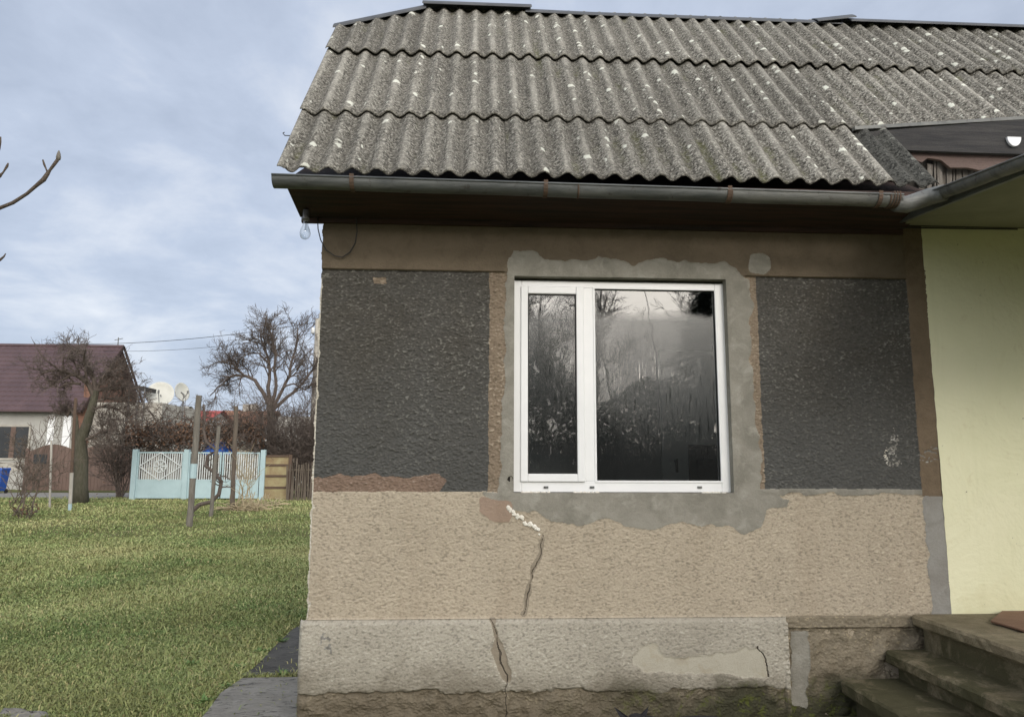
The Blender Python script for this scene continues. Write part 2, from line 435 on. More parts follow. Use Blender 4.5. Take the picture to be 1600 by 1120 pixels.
def stepmat():
    n = NT('mossy_concrete')
    c = n.mix(n.ramp(n.noise(3.0, 7, 0.65, 0.7), 0.36, 0.64), (0.21,0.175,0.115), (0.32,0.275,0.19))
    c = n.mix(n.ramp(n.noise(120, 3, 0.7), 0.45, 0.75, 0, 0.5), c, (0.08,0.068,0.05))
    z = n.xyz()[2]; y = n.xyz()[1]
    lowz = n.ramp(z, 0.85, 0.25, 0.0, 1.0)
    m1 = n.math('MULTIPLY', n.ramp(n.math('ADD', n.noise(4.5, 7, 0.7, 0.5), n.math('MULTIPLY', lowz, 0.22)), 0.47, 0.64), n.ramp(z, 0.74, 0.60, 0.30, 0.80))
    c = n.mix(m1, c, (0.048,0.050,0.022))
    n.col(c)
    n.bump(n.math('ADD', n.noise(25, 7, 0.7), n.math('MULTIPLY', n.noise(150, 4, 0.7), 0.3)), 0.012, 0.8)
    return n.set(Roughness=0.92, Specular_IOR_Level=0.25)
MAT['step'] = stepmat()
for key_, ca_, cb_ in (('slab', (0.21,0.20,0.18), (0.30,0.29,0.265)), ('slabdark', (0.075,0.072,0.066), (0.12,0.115,0.105))):
  n = NT('worn_paving')
  c = n.mix(n.ramp(n.noise(5, 7, 0.65, 0.6), 0.36, 0.64), ca_, cb_)
  c = n.mix(n.ramp(n.noise(18, 7, 0.75, 0.8, n.scale((0.6,1.6,1))), 0.56, 0.61, 0, 0.85), c, (0.03,0.03,0.03))
  n.col(c); n.bump(n.noise(14, 8, 0.7, 0.6, n.scale((0.6,1.6,1))), 0.03, 0.8)
  MAT[key_] = n.set(Roughness=0.85, Specular_IOR_Level=0.25)
n = NT('soil')
c = n.mix(n.ramp(n.noise(3, 6, 0.7, 0.5), 0.4, 0.6), (0.13,0.145,0.058), (0.17,0.165,0.075))
c = n.mix(n.ramp(n.noise(0.7, 6, 0.7, 0.5), 0.56, 0.70, 0, 0.8), c, (0.16,0.135,0.085))
c = n.mix(n.ramp(n.noise(40, 4, 0.7), 0.5, 0.7, 0, 0.7), c, (0.045,0.055,0.02))
n.col(c); n.bump(n.noise(30, 6, 0.7), 0.03)
MAT['soil'] = n.set(Roughness=1.0, Specular_IOR_Level=0.05)
MAT['road'] = simple('grey_dirt_road', (0.20,0.19,0.17), (0.27,0.26,0.24), 1.2, 0.95, 20, 0.02, 0.4)
n = NT('grass_blades')
a = n.attr('h')
rp = n.n('ShaderNodeValToRGB'); n.inp(rp.inputs[0], a)
E_ = rp.color_ramp.elements
E_[0].position = 0.0; E_[0].color = (0.115,0.185,0.062,1)
E_[1].position = 1.0; E_[1].color = (0.43,0.37,0.20,1)
for p_, c_ in ((0.45,(0.30,0.352,0.142,1)), (0.75,(0.44,0.44,0.215,1))):
    q = E_.new(p_); q.color = c_
pat = n.ramp(n.noise(0.9, 5, 0.65, 0.6), 0.40, 0.62)
n.col(n.mix(n.math('MULTIPLY', pat, 0.45), rp.outputs[0], (0.285,0.265,0.115)))
MAT['grass'] = n.set(Roughness=0.8, Specular_IOR_Level=0.15)
MAT['weed'] = simple('weed_leaf', (0.10,0.19,0.05), (0.16,0.25,0.08), 20, 0.6)
def bark(name, c1, c2):
    return simple(name, c1, c2, 6, 0.95, 25, 0.02, 0.4, 0, (4,4,0.8))
MAT['bark'] = bark('grey_brown_bark', (0.085,0.070,0.055), (0.14,0.12,0.095))
MAT['barkm'] = bark('mossy_bark', (0.062,0.060,0.038), (0.105,0.095,0.07))
MAT['twig'] = bark('brown_twig', (0.105,0.080,0.062), (0.15,0.12,0.095))
MAT['twigd'] = bark('dark_brown_twig', (0.095,0.074,0.062), (0.145,0.115,0.098))
MAT['dryleaf'] = simple('dry_leaf', (0.20,0.115,0.07), (0.13,0.075,0.05), 5, 0.8)
MAT['evergreen'] = simple('dark_evergreen', (0.018,0.027,0.014), (0.03,0.038,0.022), 3, 0.95)
MAT['turq'] = simple('turquoise_paint', (0.35,0.47,0.50), (0.40,0.53,0.56), 2, 0.5, 20, 0.002, 0.08)
MAT['whitemetal'] = simple('white_painted_bar', (0.66,0.70,0.70), (0.56,0.60,0.60), 4, 0.5)
MAT['brownmetal'] = simple('brown_sheet_metal', (0.10,0.062,0.048), (0.145,0.095,0.075), 1.5, 0.6, 12, 0.004, 0.1, 0, (3,3,0.6))
MAT['yellowmetal'] = simple('yellowed_rusty_panel', (0.36,0.32,0.17), (0.23,0.16,0.085), 2.2, 0.7, 20, 0.004, 0.15)
MAT['picket'] = simple('grey_picket_wood', (0.095,0.075,0.058), (0.14,0.115,0.09), 3, 0.9, 30, 0.004, 0.2, 0, (6,6,0.7))
MAT['post'] = simple('weathered_post', (0.13,0.115,0.095), (0.20,0.185,0.16), 4, 0.9, 30, 0.006, 0.3, 0, (4,4,0.8))
MAT['wallwhite'] = simple('pale_house_plaster', (0.42,0.415,0.39), (0.31,0.305,0.285), 0.8, 0.9, 10, 0.01)
MAT['brick'] = simple('orange_brick', (0.22,0.11,0.075), (0.15,0.085,0.06), 3, 0.9)
MAT['conc'] = simple('pale_concrete', (0.42,0.40,0.36), (0.34,0.32,0.28), 3, 0.9)
MAT['dish'] = simple('off_white_dish', (0.60,0.60,0.56), (0.52,0.52,0.47), 2, 0.6)
MAT['metal'] = simple('dull_metal', (0.13,0.13,0.13), (0.2,0.2,0.2), 4, 0.5, 30, 0.002, 0, 0.4)
MAT['blue'] = simple('blue_plastic', (0.02,0.09,0.38), (0.025,0.11,0.44), 2, 0.45)
MAT['darkglass'] = simple('dark_glass', (0.02,0.022,0.025), (0.03,0.033,0.036), 1, 0.1)
MAT['wire'] = simple('black_wire', (0.02,0.02,0.02), (0.03,0.03,0.03), 5, 0.6)
MAT['hay'] = simple('pale_heap', (0.42,0.40,0.35), (0.30,0.28,0.23), 3, 0.95, 15, 0.03)
MAT['straw'] = simple('dry_stalk', (0.42,0.35,0.22), (0.30,0.24,0.15), 4, 0.9)
MAT['mat'] = simple('brown_door_mat', (0.17,0.095,0.06), (0.22,0.13,0.085), 6, 0.95, 120, 0.004)
def tilemat(name, c1, c2, tw, th):
    n = NT(name)
    b = n.n('ShaderNodeTexBrick')
    n.inp(b.inputs['Vector'], n.n('ShaderNodeTexCoord').outputs['UV'])
    b.inputs['Scale'].default_value = 1.0
    b.inputs['Brick Width'].default_value = tw; b.inputs['Row Height'].default_value = th
    b.inputs['Mortar Size'].default_value = 0.03; b.inputs['Mortar Smooth'].default_value = 0.6
    n.inp(b.inputs['Color1'], c1); n.inp(b.inputs['Color2'], c2); n.inp(b.inputs['Mortar'], tuple(x*0.35 for x in c1))
    c = n.mix(n.ramp(n.noise(0.6, 6, 0.6), 0.35, 0.65, 0, 0.5), b.outputs[0], tuple(x*0.65 for x in c2))
    n.col(c)
    return n.set(Roughness=0.6)
MAT['plumroof'] = simple('plum_metal_tiles', (0.062,0.036,0.040), (0.088,0.052,0.056), 0.8, 0.55, 10, 0.004)
MAT['orangeroof'] = simple('brown_clay_tiles', (0.20,0.10,0.065), (0.28,0.15,0.10), 3.0, 0.9, 4, 0.05)
MAT['redroof'] = simple('red_metal_tiles', (0.36,0.07,0.06), (0.30,0.065,0.06), 1.0, 0.6)

# window glass
n = NT('fogged_window_glass')
x_, y_, z_ = n.xyz()
edge = n.math('ADD', z_, n.math('MULTIPLY', n.math('SUBTRACT', n.noise(6, 6, 0.65), 0.5), 0.10))
edge = n.math('SUBTRACT', edge, n.ramp(x_, 1.75, 1.62, 0.0, 0.0))
fog = n.math('MULTIPLY', n.ramp(edge, 2.47, 2.41), n.ramp(n.math('ADD', x_, n.math('MULTIPLY', n.noise(4, 4, 0.6), 0.25)), 1.68, 1.95, 0.62, 1.0))
fog = n.math('MULTIPLY', fog, n.ramp(z_, 1.55, 1.95, 0.45, 1.0))
streak = n.noise(1.0, 5, 0.7, 0, n.scale((95, 1, 6.5)))
drop = n.noise(1.0, 3, 0.7, 0, n.scale((34, 1, 1.6)))
zone = n.ramp(n.math('ADD', z_, n.math('MULTIPLY', drop, 0.7)), 2.62, 2.42)
fog2 = n.math('MULTIPLY', fog, n.math('SUBTRACT', 1.0, n.math('MULTIPLY', n.ramp(streak, 0.57, 0.61), n.math('MULTIPLY', zone, 0.8))))
rough = n.ramp(fog2, 0.0, 1.0, 0.0, 0.24)
lowclear = n.ramp(z_, 1.62, 2.0, 0.5, 1.0)
gl1 = n.n('ShaderNodeBsdfGlossy'); n.inp(gl1.inputs['Roughness'], 0.0); n.inp(gl1.inputs['Color'], (0.95,0.96,0.97))
gl2 = n.n('ShaderNodeBsdfGlossy'); n.inp(gl2.inputs['Roughness'], rough); n.inp(gl2.inputs['Color'], (0.95,0.96,0.95))
tr = n.n('ShaderNodeBsdfTransparent'); n.inp(tr.inputs['Color'], (0.72,0.76,0.76))
df = n.n('ShaderNodeBsdfDiffuse'); n.inp(df.inputs['Color'], (0.50,0.58,0.62))
bumpn = n.n('ShaderNodeBump'); bumpn.inputs['Strength'].default_value = 0.12; bumpn.inputs['Distance'].default_value = 0.01
n.inp(bumpn.inputs['Height'], n.noise(3.0, 2, 0.5)); n.inp(gl1.inputs['Normal'], bumpn.outputs[0])
def mixsh(f, a, b):
    x = n.n('ShaderNodeMixShader'); n.inp(x.inputs[0], f)
    n.t.links.new(a, x.inputs[1]); n.t.links.new(b, x.inputs[2]); return x.outputs[0]
base = mixsh(n.math('MULTIPLY', n.math('MULTIPLY', fog2, lowclear), 0.05), tr.outputs[0], df.outputs[0])
base = mixsh(n.ramp(fog2, 0, 1, 0.105, 0.050), base, gl2.outputs[0])
fr = n.n('ShaderNodeFresnel'); fr.inputs[0].default_value = 1.5
f1 = n.math('ADD', n.math('MULTIPLY', n.math('MULTIPLY', fr.outputs[0], 2.2), n.math('SUBTRACT', 1.0, n.math('MULTIPLY', fog2, 0.75))), 0.0)
base = mixsh(f1, base, gl1.outputs[0])
n.t.links.new(base, n.t.nodes['Material Output'].inputs['Surface'])
MAT['glass'] = n.m
n = NT('bulb_glass')
tr = n.n('ShaderNodeBsdfTransparent'); n.inp(tr.inputs['Color'], (0.93,0.95,0.96))
gl = n.n('ShaderNodeBsdfGlossy'); n.inp(gl.inputs['Roughness'], 0.05)
lw = n.n('ShaderNodeLayerWeight'); lw.inputs[0].default_value = 0.35
f1 = n.math('ADD', n.math('MULTIPLY', lw.outputs['Facing'], 0.7), 0.05)
n.t.links.new(mixsh(f1, tr.outputs[0], gl.outputs[0]), n.t.nodes['Material Output'].inputs['Surface'])
MAT['bulb'] = n.m

# ------------------------------------------------------------------ ground
rng = np.random.default_rng(11)
def grid_mesh(xs, ys, zf):
    X, Y = np.meshgrid(xs, ys); Z = zf(X, Y)
    V = np.stack([X, Y, Z], -1).reshape(-1, 3)
    nx, ny = len(xs), len(ys)
    i = np.arange(nx-1)[None, :] + nx*np.arange(ny-1)[:, None]
    F = np.stack([i, i+1, i+1+nx, i+nx], -1).reshape(-1, 4)
    return V, F
xs = np.concatenate([[-900,-300,-120], np.linspace(-60, 30, 121), [80,300,900]])
ys = np.concatenate([[-900,-300,-100], np.linspace(-40, 60, 161), [120,300,1200]])
V, F = grid_mesh(xs, ys, lambda X, Y: gza(Y) - 0.004)
tag(npmesh('ground', V, F, MAT['soil'], smooth=True), kind='structure')
V, F = grid_mesh(np.linspace(-60, -11.2, 30), np.linspace(24.4, 30.5, 8), lambda X, Y: gza(Y) + 0.004)
tag(npmesh('road', V, F, MAT['road'], smooth=True), kind='structure')

# grass
def make_grass():
    C = np.array([CAM[0], CAM[1]])
    pts = []
    N = 1100000
    x = rng.uniform(-24, 0.0, N); y = rng.uniform(-4.0, 25.2, N)
    d = np.hypot(x-C[0], y-C[1])
    # density falls with distance
    dens = np.clip((5.5/d)**1.3, 0, 1)
    keep = rng.random(N) < dens*0.96
    x, y, d = x[keep], y[keep], d[keep]
    N2 = 620000
    x2 = rng.uniform(-8.5, 0.0, N2); y2 = rng.uniform(-1.6, 11, N2); d2 = np.hypot(x2-C[0], y2-C[1])
    k2 = rng.random(N2) < np.clip((5.5/d2)**1.3, 0, 1)
    x, y, d = np.concatenate([x, x2[k2]]), np.concatenate([y, y2[k2]]), np.concatenate([d, d2[k2]])
    # inside the strip the camera, or a camera a step aside, can see
    ang = np.degrees(np.arctan2(x-C[0], y-C[1]))
    keep = (ang > -50) & (ang < 8) & ~((x > -0.05) & (y > -0.1) & (y < 4)) & (y > -2.2)
    x, y, d = x[keep], y[keep], d[keep]
    # keep clear of the paving slabs
    def inpoly(px, py, poly):
        r = np.zeros(len(px), bool); n_ = len(poly)
        for i in range(n_):
            x0, y0 = poly[i]; x1, y1 = poly[(i+1) % n_]
            c = ((y0 > py) != (y1 > py)) & (px < (x1-x0)*(py-y0)/(y1-y0+1e-12)+x0); r ^= c
        return r
    for poly in SLABS: 
        m = inpoly(x, y, poly) & (rng.random(len(x)) < 0.985); x, y, d = x[~m], y[~m], d[~m]
    # extra dense near tier
    wp = np.sin(x*1.1+2.1*np.sin(y*0.45))+np.sin(y*1.3+1.7*np.sin(x*0.8+1))
    m = (wp > 1.45) & (rng.random(len(x)) < 0.45); x, y, d = x[~m], y[~m], d[~m]
    n_ = len(x)
    # clumps: smooth random height
    hn = 0.5+0.5*np.sin(x*2.3+1.3*np.sin(y*1.7))*np.sin(y*2.9+1.1*np.sin(x*3.1))
    L = (0.014 + 0.024*rng.random(n_))*(0.6+0.9*hn)*(1+0.8*(rng.random(n_) < 0.03))*(1+0.028*d)
    wd = (0.0022 + 0.0022*rng.random(n_))*np.clip(d/4.5, 1, 8)**0.75
    a = rng.uniform(0, 2*pi, n_); lean = rng.uniform(0.5, 1.5, n_)
    ca, sa = np.cos(a), np.sin(a)
    b = rng.uniform(0, 2*pi, n_); cb, sb = np.cos(b), np.sin(b)
    z = gza(y)
    base = np.stack([x, y, z], -1)
    side = np.stack([cb, sb, np.zeros(n_)], -1)*wd[:, None]
    mid = base + np.stack([ca*L*lean*0.35, sa*L*lean*0.35, L*0.62], -1)
    tip = base + np.stack([ca*L*lean*1.1, sa*L*lean*1.1, L*(1.0-0.38*lean)], -1)
    V = np.stack([base-side, base+side, mid+side*0.8, mid-side*0.8, tip], 1).reshape(-1, 3)
    i = np.arange(n_)*5
    F3 = np.concatenate([np.stack([i, i+1, i+2], -1), np.stack([i, i+2, i+3], -1), np.stack([i+3, i+2, i+4], -1)])
    pn = 0.5+0.5*np.sin(x*0.9+2*np.sin(y*0.6+1))*np.sin(y*0.8+1.6*np.sin(x*0.7))
    c = np.clip(rng.normal(0.36, 0.14, n_) + 0.62*(pn-0.5) + 0.05*np.clip((y-3)/10, 0, 1), 0, 1)
    c = np.where(rng.random(n_) < 0.10, rng.uniform(0.8, 1, n_), c)
    o = npmesh('grass', V, F3, MAT['grass'], attrs={'h': np.repeat(c, 5)})
    tag(o, 'short winter lawn of green and straw coloured blades', 'grass', kind='stuff')
def g2(px, py): p = G(px, py); return (p[0], p[1])
SLABS = [[g2(300,1140), g2(322,1116), g2(345,1085), g2(378,1062), (-0.04, g2(467,1060)[1]), (-0.04, g2(400,1140)[1])],
         [g2(372,1057), g2(395,1046), g2(430,1010), g2(455,985), g2(472,975), (-0.04, g2(470,975)[1]), (-0.04, g2(467,1052)[1])]]
make_grass()
for i, poly in enumerate(SLABS):
    b = MB(); b.prismz(poly, -0.03, 0.018 - 0.006*i)
    o = b.build('paving_slab', MAT['slab'] if i == 0 else MAT['slabdark'], bevel=0.005)
    tag(o, ['grey slate paving slab nearest the camera beside the plinth', 'grey slate paving slab farther back, edged by grass, beside the plinth'][i], 'paving slab', 'slabs along the side of the house')
rs = np.random.default_rng(61)
wl = ['at the slab joint by the plinth','on the edge of the dark slab','left of the dark slab','by the corner of the near slab','beside the wall behind the dark slab','in the grass left of the near slab','at the foot of the house corner','just left of the slab joint','in the lawn a step from the slabs']
for i_, (px, py) in enumerate([(440,1056),(440,1003),(408,1020),(352,1075),(470,966),(318,1098),(462,950),(372,1046),(300,1040)]):
    p = G(px, py); b = MB()
    for k in range(34):
        a = rs.uniform(0, 2*pi); L_ = rs.uniform(0.03, 0.075); up_ = rs.uniform(0.2, 0.9); w_ = rs.uniform(0.005, 0.010)
        c_ = p + np.array((rs.normal(0,0.016), rs.normal(0,0.016), 0.004)); c_[0] = min(c_[0], -0.05)
        d_ = np.array((cos(a), sin(a), up_))*L_; s_ = np.array((-sin(a), cos(a), 0))*w_
        b.add([c_, c_+d_*0.5-s_, c_+d_*0.5+s_, c_+d_-(0,0,0.01)], [(0,1,3,2)])
    tag(b.build('weed', MAT['weed']), 'small broad-leaved green weed '+wl[i_], 'weed', 'weeds around the paving slabs')
def rock(c, r, seed, mat, name, label):
    rs = np.random.default_rng(seed); b = MB(); prof = [(0.02,-0.4),(0.8,-0.3),(1.0,0.0),(0.85,0.22),(0.5,0.36),(0.02,0.40)]
    b.lathe((0,0,0), [(p*r, h*r) for p, h in prof], 12)
    vv = np.array(b.v); vv += rs.normal(0, r*0.05, vv.shape); vv[:,0] *= 1.3; vv[:,1] *= 0.8
    b.v = [tuple(q+np.array(c)) for q in vv]
    o = b.build(name, mat, smooth=True); tag(o, label, 'stone', 'grey stones lying in the lawn')
p = G(16, 1116); rock((p[0], p[1], 0.0), 0.085, 1, MAT['slab'], 'stone', 'smaller grey stone in the grass at the lower left corner')
p = G(44, 1122); rock((p[0], p[1], 0.0), 0.10, 2, MAT['slab'], 'stone', 'larger grey stone half sunk in grass, right of the smaller one')

# ------------------------------------------------------------------ the house
house = empty('house', (0,0,0), 'weathered house front with charcoal and beige roughcast, white window and corrugated grey roof', 'house')

STEP = 0.0035
XA, XB, ZA, ZB = -0.034, 3.612, 0.0, 3.06
nx = int((XB-XA)/STEP)+1; nz = int((ZB-ZA)/STEP)+1
gx = np.linspace(XA, XB, nx); gzv = np.linspace(ZA, ZB, nz)
GX, GZ = np.meshgrid(gx, gzv)
def field(sx, sz, seed):
    r = np.random.default_rng(seed).normal(size=(nz, nx))
    kx = np.fft.fftfreq(nx, STEP)*2*pi; kz = np.fft.fftfreq(nz, STEP)*2*pi
    KX, KZ = np.meshgrid(kx, kz)
    f = np.fft.ifft2(np.fft.fft2(r)*np.exp(-((KX*sx)**2+(KZ*sz)**2)/2)).real
    return f/f.std()
def blur(a, s):
    kx = np.fft.fftfreq(nx, STEP)*2*pi; kz = np.fft.fftfreq(nz, STEP)*2*pi
    KX, KZ = np.meshgrid(kx, kz)
    return np.fft.ifft2(np.fft.fft2(a)*np.exp(-((KX*s)**2+(KZ*s)**2)/2)).real
nA = field(0.012, 0.012, 1); nB = field(0.035, 0.03, 2); nC = field(0.012, 0.012, 3); nD = field(0.035, 0.03, 4)
WX = GX + nA*0.0035 + nB*0.006; WZ = GZ + nC*0.0035 + nD*0.006      # ragged borders
SXw = GX + nA*0.0012 + nB*0.0012; SZw = GZ + nC*0.0012 + nD*0.0012     # nearly straight borders
def inpoly(PX, PZ, poly):
    r = np.zeros(PX.shape, bool); n_ = len(poly)
    for i in range(n_):
        x0, y0 = poly[i]; x1, y1 = poly[(i+1) % n_]
        if y0 == y1: continue
        r ^= ((y0 > PZ) != (y1 > PZ)) & (PX < (x1-x0)*(PZ-y0)/(y1-y0)+x0)
    return r
R_FRIEZE, R_DARKL, R_DARKR, R_BARE, R_STRIPL, R_STRIPR, R_CEM, R_PINK, R_PIL, R_GREYP, R_BEIGE, R_PLINTH, R_FOOT, R_PEEL, R_CHALK, R_LEDGE, R_FILL, R_BASER, R_CEMB, R_CHIP = range(20)
REG = np.full(GX.shape, R_BEIGE)
REG[GZ > 2.672] = R_FRIEZE
band = (SZw > 1.405) & (GZ <= 2.672)
REG[band] = R_STRIPL
REG[band & (SXw < 0.975)] = R_DARKL
REG[band & (SXw < 0.72+0.02*nB) & (WZ < 1.492+ (GX-0.72)*-0.0)] = R_BARE
REG[band & (SXw > 2.0)] = R_STRIPR
REG[(SZw > 1.425) & (GZ <= 2.672) & (SXw > 2.565) & (SXw < 3.487)] = R_DARKR
REG[(SZw <= 1.425) & (WZ > 1.392) & (GX > 2.5) & (GX < 3.487)] = R_LEDGE
REG[(SXw > 3.487) & (SZw > 1.385)] = R_PIL
REG[(WX > 3.497) & (SZw <= 1.385) & (GZ > 0.72)] = R_GREYP
surround = [W(*p) for p in [(790,405),(800,395),(830,393),(850,405),(890,408),(940,404),(990,412),(1040,407),(1085,412),(1130,407),(1152,418),(1170,440),(1176,470),(1170,500),(1172,560),(1178,600),(1181,650),(1187,700),(1190,765),(1232,780),(1230,793),(1200,800),(1188,825),(1160,838),(1140,825),(1100,822),(1060,815),(1010,829),(975,820),(950,808),(900,822),(860,815),(838,800),(800,795),(770,792),(757,772),(778,768),(783,700),(788,600),(786,500)]]
REG[inpoly(WX, WZ, surround)] = R_CEM
cc = W(1187,414); REG[(WX-cc[0])**2+(WZ-cc[1])**2 < 0.066**2] = R_CEM
pk = [W(*p) for p in [(752,777),(798,780),(806,800),(795,818),(765,815),(750,800)]]
REG[inpoly(WX, WZ, pk)] = R_PINK
REG[(GZ <= 0.722)] = R_PLINTH
REG[(WZ <= 0.352) & (GX < 2.64)] = R_FOOT
REG[(GZ <= 0.722) & (GX > 2.645)] = R_BASER
peel = [W(*p) for p in [(985,1020),(995,1006),(1015,1006),(1030,1018),(1050,1026),(1090,1020),(1130,1022),(1165,1010),(1182,1010),(1195,1040),(1197,1056),(1120,1050),(1060,1046),(1030,1046),(1000,1046),(985,1035)]]
REG[inpoly(WX, WZ, peel)] = R_PEEL
cem2 = [W(*p) for p in [(1232,985),(1262,985),(1266,1040),(1262,1105),(1236,1100)]]
REG[inpoly(WX, WZ, cem2)] = R_CEMB
edge = np.maximum(0.007, 0.006*nB + 0.005*nA)
REG[(GX < edge) & (GZ > 0.73) & (GZ < 2.62)] = R_CHALK
wv_ = np.clip(1.0 + 0.45*field(0.03, 0.03, 51), 0.45, 2.2)
def near_path(pts, wdt):
    d = np.full(GX.shape, 9.0)
    for (x0, z0), (x1, z1) in zip(pts[:-1], pts[1:]):
        L2 = (x1-x0)**2+(z1-z0)**2
        t = np.clip(((WX-x0)*(x1-x0)+(WZ-z0)*(z1-z0))/L2, 0, 1)
        d = np.minimum(d, np.hypot(WX-x0-t*(x1-x0), WZ-z0-t*(z1-z0)))
    return d < wdt*wv_
crack1 = [W(*p) for p in [(847,838),(841,857),(835,884),(829,905),(825,930),(820,958)]]
crack2 = [W(*p) for p in [(765,968),(771,985),(775,1010),(777,1035),(789,1055),(790,1085),(787,1120)]]
fill2 = [W(*p) for p in [(768,972),(774,1000),(778,1030),(788,1055)]]
REG[near_path(fill2, 0.028)] = R_FILL
REG[near_path(crack1, 0.018)] = R_FILL
ch = [W(*p) for p in [(583,434),(603,434),(603,444),(583,444)]]
REG[inpoly(SXw, SZw, ch)] = R_CHIP
# streak of chalk on the right dark panel, and on the pilaster
drip = near_path([W(1396,672), W(1400,724)], 0.032) & (field(0.0035,0.003,21) > 0.35)
drip |= near_path([W(1442,710), W(1458,714)], 0.04) & (field(0.005,0.004,22) > 0.6)
drip |= near_path([W(510,990), W(514,1012)], 0.018) & (field(0.006,0.006,23) > 0.3)
REG[drip] = R_CHALK
# relief
amp = {R_DARKL:2.4, R_DARKR:2.1, R_BARE:2.0, R_STRIPL:2.2, R_STRIPR:2.0, R_BEIGE:1.35, R_PLINTH:1.15, R_FOOT:2.6, R_BASER:2.0, R_FRIEZE:0.35, R_CEM:0.25, R_PINK:0.5,
       R_PIL:0.5, R_GREYP:0.4, R_PEEL:0.15, R_CHALK:1.2, R_LEDGE:0.7, R_FILL:0.4, R_CEMB:0.5, R_CHIP:0.1}
off = {R_DARKL:0.0, R_DARKR:0.0, R_BARE:0.0, R_STRIPL:0.0, R_STRIPR:0.0, R_BEIGE:-2.0, R_PLINTH:-32, R_FOOT:-20, R_BASER:4.0, R_FRIEZE:-10.0, R_CEM:-5.0, R_PINK:-5.0,
       R_PIL:-8.0, R_GREYP:-8.0, R_PEEL:-28.0, R_CHALK:0.0, R_LEDGE:-7.0, R_FILL:-3.0, R_CEMB:2.0, R_CHIP:3.0}
A = np.zeros(GX.shape); O = np.zeros(GX.shape)
for k in range(20):
    m = REG == k; A[m] = amp[k]; O[m] = off[k]
m = (REG == R_FILL) & (GZ < 0.722); O[m] = -26
m = (REG == R_CHALK) & (GZ < 0.722); O[m] = -32
A = blur(A, 0.006)
Ob = blur(O, 0.004)
keepsharp = np.abs(GZ-2.672) < 0.02
O2 = Ob.copy()
f1 = field(0.0040, 0.0023, 31); f2 = field(0.0080, 0.0050, 32); f3 = field(0.14, 0.12, 33); f4 = field(0.02, 0.02, 34)
hh = 0.90*f1 + 0.42*f2
hh = np.where(hh > 0, hh*1.15, hh*0.8)
Y = (O2 - A*hh*0.86 - f3*1.2)/1000.0
cr_ = (REG == R_FOOT) | (REG == R_BASER)
Y += np.where(cr_, -0.006*f4, 0)
# plinth: slightly bellied, rolled top edge, groove at its lower edge
pz = np.clip((GZ-0.352)/(0.722-0.352), 0, 1)
isp = (GX < 2.64) & (GZ <= 0.722) & (GZ > 0.34)
Y += np.where(isp, -0.012*np.sin(pz*pi)**0.7, 0)
Y += np.where(isp, 0.020*np.clip((GZ-0.700)/0.022, 0, 1)**2, 0)
groove = np.exp(-((WZ-0.352)/0.006)**2)*(GX < 1.9)*(field(0.15,0.02,41) > -0.8)
Y += 0.010*groove
# ledge on the right-hand base
led = (GX > 2.645) & (GZ > 0.665) & (GZ <= 0.722); Y = np.where(led, -0.016+0.0015*f2, Y)
Y = np.where((GX > 2.62) & (GX <= 2.645) & (GZ <= 0.70), -0.045-0.003*f2, Y)
# rounded left end of the plinth
Y += np.where((GZ <= 0.722), 0.03*np.clip((-0.004-GX)/0.03, 0, 1)**2, 0)
# groove line under the frieze
Y += np.where(np.abs(GZ-2.669) < 0.006, 0.010, 0)*(((GX > 0) & (GX < 1.06)) | ((GX > 2.50) & (GX < 3.49)))
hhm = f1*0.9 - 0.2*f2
# cracks as real furrows
fur = np.zeros(GX.shape)
for pts, wdt in ((crack1, 0.0022), (crack2, 0.0036)):
    fur += near_path([(x+0.004, z) for x, z in pts], wdt)
fur += near_path([W(*p) for p in [(1180,1006),(1190,1025),(1197,1055)]], 0.0022)
fur += near_path([W(*p) for p in [(653,790),(652,820),(650,838)]], 0.0)
hole = (WX-W(797,747)[0])**2 + (WZ-W(797,747)[1])**2 < 0.012**2
Y += 0.007*np.clip(fur, 0, 1) + 0.012*hole
FUR = (fur > 0) | hole
V = np.stack([GX, Y, GZ], -1).reshape(-1, 3)
i = np.arange(nx-1)[None, :] + nx*np.arange(nz-1)[:, None]
F = np.stack([i, i+1, i+1+nx, i+nx], -1)
fx = (GX[:-1,:-1]+GX[1:,1:])/2; fz = (GZ[:-1,:-1]+GZ[1:,1:])/2
freg = REG[:-1,:-1]
ffur = FUR[:-1,:-1]
WIN = (1.122, 2.382, 1.402, 2.655)
ok = ~((fx > WIN[0]) & (fx < WIN[1]) & (fz > WIN[2]) & (fz < WIN[3]))
ok &= ~((fx < (0.0 + 0.0022*nA[:-1,:-1]+0.002*nB[:-1,:-1])) & (fz > 0.722))
comp = np.zeros(freg.shape, int)
comp[(freg == R_CHALK) & (fz < 0.722)] = 1
comp[(freg == R_CHALK) & (fx > 3.3) & (fx < 3.487)] = 2
comp[(freg == R_CHALK) & (fx >= 3.487)] = 3
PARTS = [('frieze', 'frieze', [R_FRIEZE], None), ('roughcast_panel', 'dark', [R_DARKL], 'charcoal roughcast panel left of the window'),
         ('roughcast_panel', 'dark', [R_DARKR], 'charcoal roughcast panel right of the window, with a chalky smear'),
         ('bare_render', 'bare', [R_BARE], None), ('bare_render', 'strip', [R_STRIPL], None), ('bare_render', 'strip', [R_STRIPR], None),
         ('cement_patch', 'cement', [R_CEM, R_LEDGE, R_CEMB], None), ('cement_patch', 'patchred', [R_PINK], None),
         ('pilaster', 'pilaster', [R_PIL], None), ('pilaster', 'greycem', [R_GREYP], None), ('lower_wall', 'beige', [R_BEIGE], None),
         ('plinth', 'plinth', [R_PLINTH], None), ('wall_foot', 'foot', [R_FOOT, R_BASER], None), ('peeled_patch', 'peel', [R_PEEL], None),
         ('chipped_plaster', 'chalk', [R_CHALK], None), ('crack_filler', 'crackfill', [R_FILL], None), ('bare_chip', 'strip', [R_CHIP], None)]
